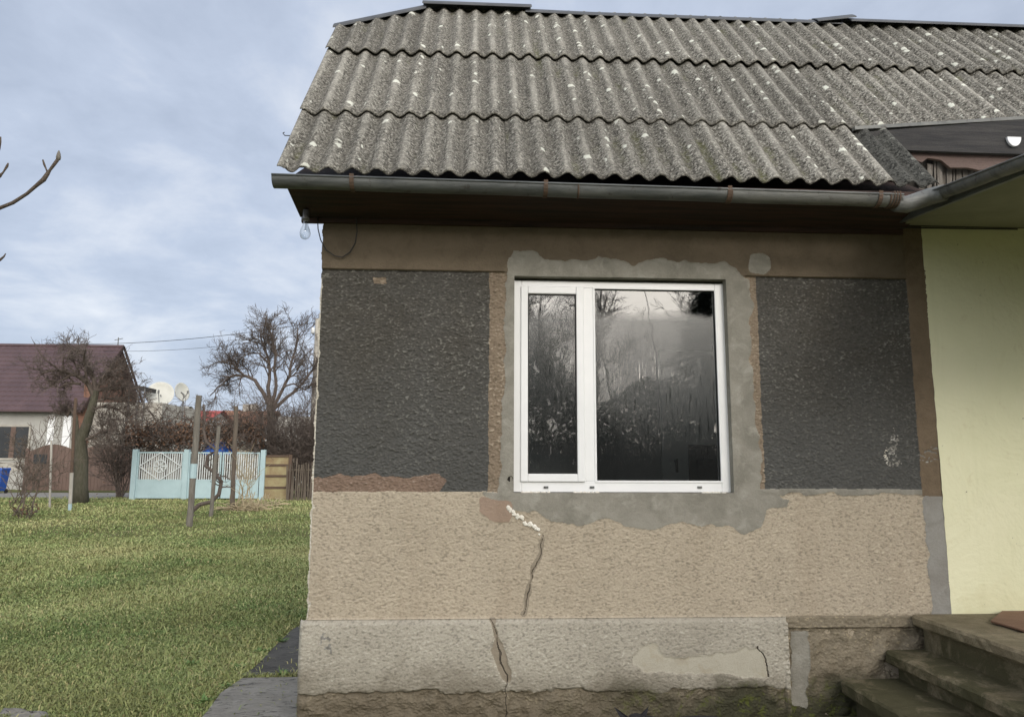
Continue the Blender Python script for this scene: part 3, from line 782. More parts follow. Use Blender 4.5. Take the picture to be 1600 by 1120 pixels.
def submesh(mask, name, mat):
    f = F[mask]
    if not len(f): return None
    u, inv = np.unique(f.ravel(), return_inverse=True)
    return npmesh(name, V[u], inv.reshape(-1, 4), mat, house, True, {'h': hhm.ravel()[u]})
for nm, mt, regs, lab in PARTS:
    for cidx in (range(4) if R_CHALK in regs else (0,)):
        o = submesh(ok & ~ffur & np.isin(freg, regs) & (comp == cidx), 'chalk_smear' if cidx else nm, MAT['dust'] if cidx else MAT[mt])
        if o and lab: o['label'] = lab
submesh(ok & ffur & (fz > 0.722) & (fz < 1.3), 'crack', MAT['crackline']); submesh(ok & ffur & (fz <= 0.722) & (fx < 1.5), 'crack', MAT['crackline'])
submesh(ok & ffur & (fz <= 0.722) & (fx > 1.5), 'crack', MAT['crackline']); submesh(ok & ffur & (fz >= 1.3), 'hole', MAT['black'])

# solid wall body behind the finishes
b = MB()
H0 = 3.0
b.box((0.004, 0.016, 0.02), (WIN[0]-0.02, 0.25, H0)); b.box((WIN[1]+0.02, 0.016, 0.02), (3.62, 0.25, H0))
b.box((WIN[0]-0.02, 0.016, 0.02), (WIN[1]+0.02, 0.25, WIN[2]-0.02)); b.box((WIN[0]-0.02, 0.016, WIN[3]+0.02), (WIN[1]+0.02, 0.25, H0))
b.box((0.004, 0.25, 0.02), (0.25, 2.86, H0)); b.box((0.25, 2.61, 0.02), (8.0, 2.86, H0)); b.box((7.75, 0.25, 0.02), (8.0, 2.61, H0))
b.box((-0.03, 0.005, -0.02), (0.004, 2.89, 0.70))
b.prismx([(0.0, 3.0), (2.86, 3.0), (1.75, 4.36), (1.11, 4.36)], 0.01, 0.12)
b.build('side_wall', MAT['beige'], house)
b = MB()
b.box((WIN[0]-0.02, -0.001, WIN[2]-0.02), (WIN[0], 0.12, WIN[3]+0.02)); b.box((WIN[1], -0.001, WIN[2]-0.02), (WIN[1]+0.02, 0.12, WIN[3]+0.02))
b.box((WIN[0], -0.001, WIN[3]), (WIN[1], 0.12, WIN[3]+0.02)); b.box((WIN[0], -0.001, WIN[2]-0.02), (WIN[1], 0.12, WIN[2]))
b.build('window_reveal', MAT['cement'], house)
# room behind the glass
b = MB()
b.box((0.25,0.25,0.5), (3.55,0.27,1.38)); 
b.box((0.25,2.58,0.5), (3.55,2.60,3.0)); b.box((0.26,0.28,0.5), (0.28,2.58,3.0)); b.box((3.5,0.28,0.5), (3.52,2.58,3.0))
b.box((0.26,0.28,0.68), (3.5,2.58,0.72)); b.box((0.26,0.28,2.92), (3.5,2.58,2.96))
b.build('room', MAT['room'], house)
b = MB(); b.box((2.62, 2.50, 0.72), (3.35, 2.55, 2.62))
rd = b.build('room_door', MAT['roomdoor'], house)
b = MB(); b.box((2.86, 2.492, 1.15), (3.22, 2.499, 1.75)); b.build('door_pane', MAT['darkglass'], rd)
b = MB(); b.bar((2.74,2.46,1.62),(2.74,2.46,1.5),0.02,0.02); b.bar((2.74,2.50,1.6),(2.74,2.455,1.6),0.018,0.018); b.build('handle', MAT['gasket'], rd)

# ---- window
def framebars(b, x0, x1, z0, z1, y0, y1, l, r, t, bt):
    b.box((x0, y0, z0), (x0+l, y1, z1)); b.box((x1-r, y0, z0), (x1, y1, z1))
    b.box((x0+l, y0+0.0006, z0), (x1-r, y1, z0+bt)); b.box((x0+l, y0+0.0006, z1-t), (x1-r, y1, z1))
wx0, wx1, wz0, wz1 = 1.112, 2.392, 1.404, 2.640
b = MB(); framebars(b, wx0, wx1, wz0, wz1, 0.05, 0.115, 0.055, 0.060, 0.040, 0.062)
b.box((1.530, 0.0506, wz0+0.062), (1.600, 0.113, wz1-0.040))
win = b.build('window', MAT['pvc'], house, bevel=0.003)
b = MB(); framebars(b, 1.163, 1.535, 1.462, 2.606, 0.036, 0.10, 0.042, 0.044, 0.047, 0.045)
b.build('sash', MAT['pvc'], win, bevel=0.005)
for (a0, a1, c0, c1, yy) in ((1.205, 1.491, 1.507, 2.559, 0.046), (1.600, 2.332, 1.466, 2.600, 0.060)):
    g_ = 0.006
    b = MB(); framebars(b, a0, a1, c0, c1, yy, yy+0.02, g_, g_, g_, g_)
    b.build('gasket', MAT['gasket'], win)
    b = MB(); b.add([(a0, yy+0.01, c0), (a1, yy+0.01, c0), (a1, yy+0.01, c1), (a0, yy+0.01, c1)], [(0,1,2,3)])
    b.build('pane', MAT['glass'], win)
# bead around the fixed pane
b = MB(); framebars(b, 1.592, 2.340, 1.458, 2.608, 0.0455, 0.058, 0.012, 0.012, 0.012, 0.012); b.build('glazing_bead', MAT['pvc'], win, bevel=0.002)
for px in (853, 925, 1093):
    q = at(px, 761, 0.05)
    b = MB(); b.box((q[0]-0.013, 0.044, q[2]-0.006), (q[0]+0.013, 0.0495, q[2]+0.006)); b.box((q[0]-0.006, 0.042, q[2]-0.002), (q[0]+0.006, 0.0435, q[2]+0.002))
    b.build('drain_cap', MAT['gutter'], win)
# plaster smears and foam under the frame
def blobs(pts, rads, seed, name, mat, parent, n=10):
    rs = np.random.default_rng(seed); b = MB()
    for (x, y, z), r in zip(pts, rads):
        prof = [(0.02*r,-1.0*r)] + [(r*cos(t), r*sin(t)) for t in np.linspace(-1.2, 1.2, 6)] + [(0.02*r, r)]
        o = len(b.v); b.lathe((0,0,0), prof, n)
        vv = np.array(b.v[o:]); vv *= (1+rs.normal(0, 0.12, vv.shape)); vv[:,1] *= 0.5
        b.v[o:] = [tuple(v_+np.array((x,y,z))) for v_ in vv]
    return b.build(name, mat, parent, smooth=True)
rs = np.random.default_rng(5)
pts = []; rad = []
path = [(795,793),(800,803),(812,806),(822,818),(836,822),(845,834)]
for k in range(46):
    t = rs.random()*(len(path)-1); i0 = int(t); u = t-i0
    px = path[i0][0]*(1-u)+path[i0+1][0]*u + rs.normal(0,1.6); py = path[i0][1]*(1-u)+path[i0+1][1]*u + rs.normal(0,1.3)
    q = at(px, py, -0.006); pts.append(q); rad.append(rs.uniform(0.005, 0.012))
blobs(pts, rad, 6, 'crack_foam', MAT['foam'], house)
for a0, a1 in ((1.17,1.33),(1.47,1.62),(2.2,2.34)):
    pts = []; rad = []
    for k in range(22):
        pts.append((rs.uniform(a0,a1), 0.02+rs.uniform(-0.012,0.012), 1.400)); rad.append(rs.uniform(0.005,0.010))
    blobs(pts, rad, 8, 'sill_plaster', MAT['foam'], house)

# ---- yellow wall with porch floor line
b = MB()
xs_ = np.linspace(3.606, 8.0, 90); zs_ = np.linspace(0.70, 3.08, 60)
XX, ZZ = np.meshgrid(xs_, zs_)
YY = -0.010 + 0.0035*np.sin(XX*3.1+ZZ*1.3)*np.sin(ZZ*2.3+0.6*XX)
XX[:, 0] += rng.normal(0, 0.0018, len(zs_))
Vy = np.stack([XX, YY, ZZ], -1).reshape(-1,3)
ii = np.arange(89)[None,:]+90*np.arange(59)[:,None]
o = npmesh('yellow_wall', Vy, np.stack([ii, ii+1, ii+91, ii+90], -1).reshape(-1,4), MAT['yellow'], house, True)
o['label'] = 'pale yellow painted porch wall'
b = MB(); b.box((3.608, -0.003, 0.0), (8.0, 0.24, 3.08)); b.build('porch_wall_body', MAT['yellow'], house)
# dark wire / gap between wall and porch ceiling
b = MB(); b.tube([(3.42,-0.03,3.005),(4.5,-0.03,3.012),(6.0,-0.03,3.008),(8,-0.03,3.01)], 0.010, 6); b.tube([(3.3,-0.02,2.99),(3.42,-0.035,2.985),(4.2,-0.03,2.993)], 0.005, 5)
b.build('ceiling_cable', MAT['wire'], house)

# ---- roof
SL = RAD(50); EY, EZ = -0.45, 3.060
def rp(x, s, nrm=0.0): return (x, EY + s*cos(SL) - nrm*sin(SL), EZ + s*sin(SL) + nrm*cos(SL))
PITCHW = 0.1285; X0W = -0.028
def wave(x): return np.cos((x-X0W)/PITCHW*2*pi)
roof = MB()
roof.add([rp(-0.10,0.14,-0.03), rp(3.30,0.14,-0.03), rp(3.30,1.0,-0.03), rp(4.0,1.10,-0.03), rp(8.0,1.9,-0.03), rp(8.0,2.80,-0.03), rp(0.25,2.80,-0.03), rp(-0.10,2.30,-0.03)], [(0,1,2,3,4,5,6,7)])
roofo = roof.build('roof', MAT['darkwood'], house)
RS = np.random.default_rng(3)
def smax(x): return min(2.90, 2.30 + max(0.0, (x+0.18))*0.83)
def sheet(xa, xb, sa, sb, lift, mat, sb_fn=None, back=False, drop=0.0):
    n_x = max(8, int((xb-xa)/0.008)); n_s = max(3, int((sb-sa)/0.045))
    xs_ = np.linspace(xa, xb, n_x)
    V = []; Hh = []
    tilt = RS.normal(0, 0.0015); shift = RS.normal(0, 0.004); ph = RS.normal(0, 0.0025)
    rag = RS.normal(0, 0.0016, n_x)
    for layer in (0, 1):
        for j in range(n_s+1):
            for k, x in enumerate(xs_):
                top = sb_fn(x) if sb_fn else sb
                lo = sa + shift + (rag[k] if j == 0 else 0) + drop*(x-xa)
                s = lo + (max(top, lo+0.02)-lo)*j/n_s
                u = (s-sa)/(sb-sa+1e-9)
                h = 0.0180*wave(x+ph*u) + lift*(1-u) + tilt*(x-xa) - layer*0.0065
                p = rp(x, s, h)
                if back: p = (p[0], 2*1.415 - p[1], p[2])
                V.append(p); Hh.append(float(wave(x+ph*u)))
    V = np.array(V); n1 = n_x; tot = n_x*(n_s+1)
    ii = (np.arange(n_x-1)[None,:] + n_x*np.arange(n_s)[:,None])
    Ft = np.stack([ii, ii+1, ii+1+n1, ii+n1], -1).reshape(-1,4)
    Fb = (Ft+tot)[:, ::-1]
    k = np.arange(n_x-1); Fe = np.stack([k+tot, k+1+tot, k+1, k], -1)
    k2 = k + n_s*n1; Fe2 = np.stack([k2, k2+1, k2+1+tot, k2+tot], -1)
    j = np.arange(n_s)*n1; Fl = np.stack([j+tot, j, j+n1, j+n1+tot], -1)
    j = j+n1-1; Fr = np.stack([j, j+tot, j+tot+n1, j+n1], -1)
    # the visible lower and side edges get their own, unsmoothed faces
    Fa = np.concatenate([Ft, Fb, Fe, Fe2, Fl, Fr])
    if back: Fa = Fa[:, ::-1]
    o = npmesh('roof_sheet', V, Fa, mat, roofo, False, {'h': np.array(Hh)})
    sm_ = np.zeros(len(Fa), bool); sm_[:len(Ft)+len(Fb)] = True
    o.data.polygons.foreach_set('use_smooth', sm_)
    return o
xcut = [-0.165, 1.06, 1.0+1.245, 3.20]
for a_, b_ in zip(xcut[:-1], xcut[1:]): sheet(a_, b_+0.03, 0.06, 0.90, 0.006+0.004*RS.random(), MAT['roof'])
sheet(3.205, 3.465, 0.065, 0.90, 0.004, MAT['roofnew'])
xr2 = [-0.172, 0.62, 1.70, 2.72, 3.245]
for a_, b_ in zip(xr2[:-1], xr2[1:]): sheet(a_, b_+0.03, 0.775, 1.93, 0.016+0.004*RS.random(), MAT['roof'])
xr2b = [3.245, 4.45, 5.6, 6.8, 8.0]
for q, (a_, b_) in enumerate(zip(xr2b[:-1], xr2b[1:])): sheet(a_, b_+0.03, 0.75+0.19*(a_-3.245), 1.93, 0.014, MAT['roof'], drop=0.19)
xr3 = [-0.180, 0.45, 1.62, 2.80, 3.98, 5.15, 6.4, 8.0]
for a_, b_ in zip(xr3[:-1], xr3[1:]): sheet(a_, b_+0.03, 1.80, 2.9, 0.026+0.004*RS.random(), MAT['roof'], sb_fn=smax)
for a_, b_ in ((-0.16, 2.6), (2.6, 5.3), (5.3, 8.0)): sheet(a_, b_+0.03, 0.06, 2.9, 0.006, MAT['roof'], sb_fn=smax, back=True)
# half hip facet at the left end
pA = rp(-0.17, 2.30, 0.0); pB = rp(0.46, 2.86, 0.01)
b = MB(); b.add([pA, (pA[0], 2*1.415-pA[1], pA[2]), (pB[0], 1.415, pB[2])], [(0,2,1)]); b.build('hip_facet', MAT['ridge'], roofo)
def cap(p, q, wd, th, name='ridge_cap', mat=MAT['ridge'], rise=0.03):
    b = MB(); p = np.array(p); q = np.array(q); n_ = 14
    vs = []
    for c in (p, q):
        for k in range(9):
            t = -1+2*k/8; vs.append(c + np.array((0, wd*t, rise*(1-t*t)*1.0 - 0.5*wd*abs(t))))
        for k in range(8, -1, -1):
            t = -1+2*k/8; vs.append(c + np.array((0, wd*t, rise*(1-t*t)*1.0 - 0.5*wd*abs(t) - th)))
    m_ = 18; fs = [tuple(range(m_)), tuple(range(2*m_-1, m_-1, -1))]
    for k in range(m_): fs.append(((k+1)%m_, k, m_+k, m_+(k+1)%m_))
    b.add(vs, fs); o = b.build(name, mat, roofo); return o
RZ = EZ + 2.9*sin(SL)
cap((-0.20, pA[1]+0.03, pA[2]+0.035), (0.47, 1.395, RZ-0.015), 0.07, 0.015)
b = MB(); b.bar((-0.17, pA[1]+0.10, pA[2]+0.055), (0.44, 1.50, RZ+0.02), 0.02, 0.03); b.build('edge_board', MAT['conc'], roofo)
cap((0.44, 1.41, RZ+0.030), (1.33, 1.41, RZ+0.030), 0.10, 0.012)
cap((1.28, 1.42, RZ-0.005), (1.80, 1.42, RZ-0.012), 0.09, 0.012)
cap((1.78, 1.42, RZ-0.012), (3.95, 1.42, RZ-0.012), 0.08, 0.010)
cap((3.72, 1.42, RZ+0.000), (4.05, 1.42, RZ+0.050), 0.11, 0.010)
cap((4.0, 1.42, RZ+0.014), (8.0, 1.42, RZ+0.014), 0.12, 0.012)
# loose hook on the rake
q = at(445, 212, -0.1); b = MB(); b.tube([q+(0.03,0,0), q, q+(-0.012,0,0.014), q+(-0.002,0,0.02)], 0.003, 5); b.build('wire_hook', MAT['wire'], roofo)

# ---- eave: boarded soffit, gutter and brackets
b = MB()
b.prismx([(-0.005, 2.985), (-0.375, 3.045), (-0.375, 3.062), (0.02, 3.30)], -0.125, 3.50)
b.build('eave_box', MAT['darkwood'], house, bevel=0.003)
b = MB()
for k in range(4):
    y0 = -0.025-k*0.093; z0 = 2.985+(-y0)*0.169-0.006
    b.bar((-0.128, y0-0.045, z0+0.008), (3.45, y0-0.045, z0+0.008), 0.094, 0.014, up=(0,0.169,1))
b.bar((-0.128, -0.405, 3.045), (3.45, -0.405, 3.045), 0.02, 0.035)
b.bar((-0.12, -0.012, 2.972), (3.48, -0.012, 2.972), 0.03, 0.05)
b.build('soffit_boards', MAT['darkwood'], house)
GY, GR = -0.52, 0.052
def gutter_run(p, q, r, name, mat, parent, th=0.003, bead=True):
    b = MB(); p = np.array(p, float); q = np.array(q, float); d = (q-p)/np.linalg.norm(q-p)
    a = np.cross(d, (0,0,1)); a /= np.linalg.norm(a); u = np.cross(a, d)
    n_ = 14; vs = []
    N_ = 12
    for i in range(N_+1):
        c = p + (q-p)*i/N_ + u*0.0018*sin(i*1.9) 
        for rr in (r, r-th):
            for k in range(n_+1):
                t = pi + pi*k/n_; vs.append(c + a*cos(t)*rr + u*sin(t)*rr)
    m_ = 2*(n_+1); fs = []
    for i in range(N_):
        for k in range(n_):
            fs.append((i*m_+k, i*m_+k+1, (i+1)*m_+k+1, (i+1)*m_+k))
            o2 = n_+1; fs.append((i*m_+o2+k+1, i*m_+o2+k, (i+1)*m_+o2+k, (i+1)*m_+o2+k+1))
    b.add(vs, fs)
    if bead:
        for sgn in (-1, 1): b.tube([p + a*sgn*r, q + a*sgn*r], 0.006, 8)
    # end stop
    fs = []
    k0 = len(b.v); b.v += [tuple(p + a*cos(pi+pi*k/n_)*r + u*sin(pi+pi*k/n_)*r) for k in range(n_+1)]; b.f.append(tuple(range(k0, k0+n_+1))); b.m.append(0)
    return b.build(name, mat, parent, smooth=True)
gl_, gr_ = at(424, 272.5, GY-GR), at(1412, 304, GY-GR)
GZL, GZR = gl_[2], gr_[2]
gx0, gx1 = gl_[0], gr_[0]
gut = gutter_run((gx0, GY, GZL), (gx1, GY, GZR), GR, 'gutter', MAT['gutter'], house)
for px in (549, 853, 1140, 1375):
    q = at(px, 285, GY-GR); t = (q[0]-gx0)/(gx1-gx0); zc = GZL+(GZR-GZL)*t
    b = MB(); pts = [(q[0], GY+cos(a)*(GR+0.004), zc+sin(a)*(GR+0.004)) for a in np.linspace(pi-0.1, 2*pi, 12)]
    pts = [(q[0], GY-GR-0.006, zc+0.016)] + pts + [(q[0], GY+GR+0.03, zc+0.06)]
    for u, v in zip(pts[:-1], pts[1:]): b.bar(u, v, 0.022, 0.004, up=(0,0,1) if abs(u[2]-v[2]) < abs(u[1]-v[1]) else (0,1,0))
    b.build('bracket', MAT['rust'], gut)
for px in (905, 1145, 1393):
    q = at(px, 295, GY-GR); t = (q[0]-gx0)/(gx1-gx0); zc = GZL+(GZR-GZL)*t
    b = MB(); b.tube([(q[0]+dx, GY+cos(a)*(GR+0.002), zc+sin(a)*(GR+0.002)) for dx, a in zip(np.linspace(-0.004,0.004,14), np.linspace(pi, 2*pi, 14))], 0.005, 5)
    if px == 1393:
        for dx in (0.015, 0.03, 0.045): b.tube([(q[0]+dx, GY+cos(a)*(GR+0.003), zc+sin(a)*(GR+0.003)) for a in np.linspace(pi-0.3, 2*pi, 14)], 0.005, 5)
    b.build('wire_binding', MAT['rust'], gut)
# ---- porch roof on the right, its gutter, fascia and the broken boards
def cz(y): return 3.005 + 0.105*y
def gzp(y): return 3.083 + 0.1316*y
YE = -2.2
b = MB()
b.prismx([(0.0, cz(0)), (YE, cz(YE)), (YE, cz(YE)+0.035), (0.0, cz(0)+0.035)], 3.43, 8.0)
por = b.build('porch_roof', MAT['soffit'], house)
b = MB(); b.bar((3.418, 0.0, cz(0)+0.018), (3.418, YE, cz(YE)+0.018), 0.022, 0.042); b.build('fascia', MAT['gutter2'], por)
b = MB(); b.bar((5.7,-0.02,cz(0)+0.042),(5.7,YE,cz(YE)+0.042),4.52,0.006); b.build('porch_roof_sheet', MAT['gutter'], por)
g2_ = gutter_run((3.362, -0.40, gzp(-0.40)), (3.362, YE, gzp(YE)), 0.046, 'porch_gutter', MAT['gutter'], por)
b = MB(); b.tube([(gx1-0.02, GY, GZR-0.03), (gx1+0.05, GY+0.01, GZR-0.032), (3.33, GY-0.01, gzp(-0.5)-0.025), (3.36, GY-0.09, gzp(-0.6)-0.02)], [0.045,0.046,0.046,0.044], 12); b.build('gutter_elbow', MAT['gutter'], por, smooth=True)
# fascia plank below the raised sheets
def plank(pix, Y, th, name, mat, lab=None):
    b = MB(); b.prism([W(px, py, Y) for px, py in pix], Y, Y+th); o = b.build(name, mat, house)
    if lab: o['label'] = lab
    return o
plank([(1340,207),(1600,187),(1760,176),(1760,240),(1600,241),(1500,238),(1400,234)][::-1], 0.02, 0.03, 'fascia_plank', MAT['greywood'])
b = MB(); b.bar(rp(3.24,0.745,0.012), rp(7.2,1.497,0.012), 0.03, 0.022); b.build('edge_lath', MAT['gutter'], house)
plank([(1395,236),(1500,239),(1600,242),(1760,244),(1760,300),(1600,262),(1555,262),(1530,266),(1512,262),(1485,262),(1470,250),(1450,247),(1440,254)][::-1], 0.06, 0.022, 'broken_board', MAT['redwood'], 'reddish board with a broken lower edge')
rs = np.random.default_rng(12)
b = MB()
pxs = [1436,1448,1458,1463,1472,1478,1489,1493,1503,1514,1522,1536,1548,1560]
for a_, b__ in zip(pxs[:-1], pxs[1:]):
    j = rs.uniform(-4, 4); yv = 0.10+rs.uniform(0, 0.03)
    tp = 246+rs.uniform(0,9)
    b.prism([W(a_+1.0, tp+j*0.5, yv), W(b__, tp+rs.uniform(-5,5), yv), W(b__+rs.uniform(-3,1.5), 305, yv), W(a_+1+rs.uniform(-2,2), 305, yv)][::-1], yv, yv+0.012)
b.build('splintered_boards', MAT['splinter'], house)
b = MB(); b.box((3.3, 0.17, 2.9), (8.0, 0.20, 3.66)); b.build('dark_gap', MAT['black'], house)
b = MB(); q = at(1585, 216, 0.0)
pl_ = [(q[0]-0.045, q[2]+0.02)] + [(q[0]+0.045*cos(a), q[2]+0.02-0.075*sin(-a)*1.0) for a in np.linspace(-pi, 0, 12)][1:]
b.prism([(q[0]+0.045*cos(a), q[2]+0.008+0.06*sin(a)) for a in np.linspace(-pi, 0, 14)], 0.0, 0.016); b.build('white_cap', MAT['pvc'], house)

# ---- bulb on its socket below the corner of the eave
q = at(478, 336, -0.12)
lb = empty('light_bulb', q, 'bare clear light bulb hanging under the left corner of the eave', 'light bulb')
b = MB(); b.lathe(q, [(0.001,0.03),(0.017,0.03),(0.017,-0.012),(0.020,-0.015),(0.020,-0.030),(0.0145,-0.031),(0.0145,-0.042)], 16); b.build('socket', MAT['metal'], lb, smooth=True)
b = MB(); pr = [(0.013,-0.036),(0.0135,-0.050),(0.017,-0.066),(0.026,-0.085),(0.0305,-0.105),(0.029,-0.122),(0.021,-0.136),(0.010,-0.142),(0.0005,-0.144)]
b.lathe(q, pr, 24); b.build('glass_bulb', MAT['bulb'], lb, smooth=True)
b = MB(); b.tube([q+(0.003,0,-0.04), q+(0.003,0,-0.085)], 0.0022, 6); b.tube([q+(-0.01,0,-0.092), q+(-0.003,0,-0.085), q+(0.006,0,-0.09), q+(0.012,0,-0.085)], 0.001, 5); b.build('filament', MAT['metal'], lb)
pp = [at(*p, -0.03) for p in [(496,338),(497,358),(501,375),(510,391),(523,400),(535,402),(547,394),(555,380),(558,362),(557,345),(554,330)]]
b = MB(); b.tube(pp, 0.0035, 6); b.build('cable', MAT['wire'], lb, smooth=True)

# ---- steps
st = empty('entrance_steps', (3.6, -0.6, 0), 'mossy concrete entrance steps rising to the right against the wall', 'steps')
YF = -1.9
def stepslab(x0, x1, z1, th, seed, nm='step'):
    b = MB(); rs = np.random.default_rng(seed)
    ny = 46; prof = [(x0+0.012, z1-th), (x0, z1-th+0.012), (x0-0.003, z1-0.014), (x0+0.010, z1), (x1, z1+0.004), (x1, z1-th)]
    vs = []; 
    for i in range(ny+1):
        y = -0.028 + (YF+0.028)*i/ny
        for k, (x, z) in enumerate(prof):
            j = rs.normal(0, 0.0022) if k < 4 else 0
            vs.append((x+j, y, z+(rs.normal(0, 0.0015) if k < 4 else 0)))
    m_ = len(prof); fs = [tuple(range(m_)), tuple(ny*m_+k for k in range(m_-1, -1, -1))]
    for i in range(ny):
        for k in range(m_): fs.append((i*m_+(k+1)%m_, i*m_+k, (i+1)*m_+k, (i+1)*m_+(k+1)%m_))
    b.add(vs, fs); return b.build(nm, MAT['step'], st)
stepslab(3.362, 8.0, 0.735, 0.062, 1, 'landing')
stepslab(3.195, 3.50, 0.545, 0.070, 2); stepslab(2.935, 3.30, 0.392, 0.080, 3); stepslab(2.70, 3.10, 0.20, 0.08, 4)
b = MB(); b.box((3.42, YF+0.03, 0.0), (8.0, -0.03, 0.672)); b.box((3.262, YF+0.03, 0.0), (3.42, -0.03, 0.474)); b.box((3.01, YF+0.03, 0.0), (3.262, -0.03, 0.311)); b.box((2.78, YF+0.03, 0), (3.01, -0.03, 0.119))
b.build('riser', MAT['step'], st)
p0 = at(1543, 972, -0.02); zt = 0.742
def onZ(px, py, z): d = ray(px, py); t = (z-CAM[2])/d[2]; return CAM+d*t
qa = onZ(1548, 972, zt); qb = onZ(1600, 987, zt)
b = MB(); b.prismz([(qa[0], qa[1]), (qb[0], qb[1]), (qb[0]+0.6, qb[1]+0.02), (qa[0]+0.9, -0.03), (qa[0]+0.25, -0.03)][::1], zt, zt+0.010)
tag(b.build('door_mat', MAT['mat'], bevel=0.002), 'reddish brown door mat on the landing by the yellow wall', 'door mat')

# ------------------------------------------------------------------ cat
def skin_obj(name, verts, edges, rads, mat, parent=None, lv=2, root=0):
    me = bpy.data.meshes.new(name); me.from_pydata([tuple(map(float, v)) for v in verts], edges, []); me.materials.append(mat)
    o = bpy.data.objects.new(name, me); COL.objects.link(o)
    s = o.modifiers.new('skin', 'SKIN'); 
    for i, r in enumerate(rads): 
        me.skin_vertices[0].data[i].radius = r if hasattr(r, '__len__') else (r, r)
    for i in range(len(rads)): me.skin_vertices[0].data[i].use_root = (i == root)
    s.use_smooth_shade = True
    u = o.modifiers.new('sub', 'SUBSURF'); u.levels = lv; u.render_levels = lv
    if parent is not None: setpar(o, parent)
    return o
n = NT('black_and_white_fur')
zc = n.xyz()
wm = n.ramp(n.math('ADD', zc[2], n.math('MULTIPLY', n.noise(18, 3, 0.6), 0.08)), 0.21, 0.18)
n.col(n.mix(wm, (0.014,0.013,0.016), (0.62,0.60,0.57)))
n.bump(n.noise(120, 4, 0.7, 0, n.scale((1,1,3))), 0.004)
MAT['fur'] = n.set(Roughness=0.8)
# faces the camera, body turned to the right
hx, hy = 1.700, -0.36
cv = [(2.14,-0.30,0.268), (2.04,-0.30,0.240), (1.92,-0.31,0.225), (1.81,-0.32,0.235), (1.745,-0.34,0.285), (hx,hy-0.01,0.308), (hx-0.004,hy-0.055,0.294),
      (1.825,-0.36,0.17),(1.82,-0.365,0.09),(1.818,-0.375,0.018),(1.812,-0.40,0.012),
      (1.83,-0.27,0.17),(1.84,-0.262,0.09),(1.835,-0.27,0.018),(1.83,-0.295,0.012),
      (2.11,-0.355,0.20),(2.075,-0.36,0.135),(2.12,-0.36,0.075),(2.105,-0.365,0.016),(2.08,-0.375,0.012),
      (2.12,-0.245,0.20),(2.09,-0.24,0.135),(2.135,-0.24,0.075),(2.12,-0.245,0.016),(2.095,-0.255,0.012),
      (2.20,-0.29,0.27),(2.27,-0.28,0.22),(2.33,-0.27,0.15),(2.39,-0.26,0.11),(2.44,-0.25,0.10)]
ce = [(0,1),(1,2),(2,3),(3,4),(4,5),(5,6),(3,7),(7,8),(8,9),(9,10),(3,11),(11,12),(12,13),(13,14),(0,15),(15,16),(16,17),(17,18),(18,19),(0,20),(20,21),(21,22),(22,23),(23,24),(0,25),(25,26),(26,27),(27,28),(28,29)]
crd = [(0.060,0.070),(0.062,0.075),(0.058,0.072),(0.052,0.060),0.042,(0.050,0.046),0.022, 0.030,0.020,0.016,0.014, 0.030,0.020,0.016,0.014, 0.040,0.028,0.018,0.016,0.014, 0.040,0.028,0.018,0.016,0.014, 0.022,0.019,0.017,0.015,0.010]
cat = skin_obj('cat', cv, ce, crd, MAT['fur'], lv=2)
tag(cat, 'black and white cat standing against the foot of the wall, ears up', 'cat')
for sx, pxy in ((-1, (959,1103)), (1, (1014,1102))):
    tip = at(pxy[0], pxy[1], -0.36); b = MB(); bx = hx + sx*0.036
    vs = [(bx-0.026, -0.372, 0.314), (bx+0.026, -0.372, 0.314), (bx, -0.345, 0.322), tip, (bx, -0.363, 0.318)]
    b.add(vs, [(0,4,3),(4,1,3),(1,2,3),(2,0,3)]); b.build('ear', MAT['fur'], cat)
for sx in (-1, 1):
    b = MB(); b.lathe((hx+sx*0.019, hy-0.050, 0.304), [(0.0005,-0.007),(0.006,-0.003),(0.006,0.003),(0.0005,0.007)], 8, axis=(0,1,0))
    b.build('eye', MAT['yellowmetal'], cat)

# ------------------------------------------------------------------ vegetation
def wander(p, d, L, n_, wob, grav, rs):
    pts = [np.array(p, float)]; d = np.array(d, float); d /= np.linalg.norm(d)
    for i in range(n_):
        d = d + rs.normal(0, wob, 3) + np.array((0,0,grav)); d /= np.linalg.norm(d)
        pts.append(pts[-1] + d*L/n_)
    return pts
def grow(b, pts, r0, r1, lvl, maxl, rs, spec):
    n_ = len(pts); rad = [r0+(r1-r0)*i/(n_-1) for i in range(n_)]
    b.tube(pts, rad, 7 if lvl == 0 else (5 if lvl == 1 else 3), cap=lvl < 2)
    if lvl >= maxl: return
    L = sum(np.linalg.norm(pts[i+1]-pts[i]) for i in range(n_-1))
    nb = spec['n'][lvl]
    for k in range(nb):
        t = (spec.get('start', 0.25) if lvl == 0 else 0.12) + rs.random()*(0.98-(spec.get('start', 0.25) if lvl == 0 else 0.12))
        f = t*(n_-1); i0 = min(int(f), n_-2); p = pts[i0] + (pts[i0+1]-pts[i0])*(f-i0)
        d = pts[i0+1]-pts[i0]; d /= np.linalg.norm(d)
        s = rs.normal(0, 1, 3); s -= d*np.dot(s, d); s /= np.linalg.norm(s)
        s[1] *= spec.get('flat', 1.0)
        nd = d*spec['ahead'] + s + np.array((0,0,spec['up']))
        cl_ = L*spec['len'][lvl]*(0.55+0.75*rs.random())*(1.1-0.5*t)
        rr = max(rad[i0]*spec['rr'], spec['rmin'])
        grow(b, wander(p, nd, cl_, 5 if lvl < 2 else 4, spec['wob'], spec['grav'], rs), rr, max(rr*0.35, spec['rmin']*0.8), lvl+1, maxl, rs, spec)
def pixpath(px, Y, jit=0.0, rs=None):
    return [at(a, b_, Y + (rs.normal(0, jit) if rs is not None else 0)) for a, b_ in px]
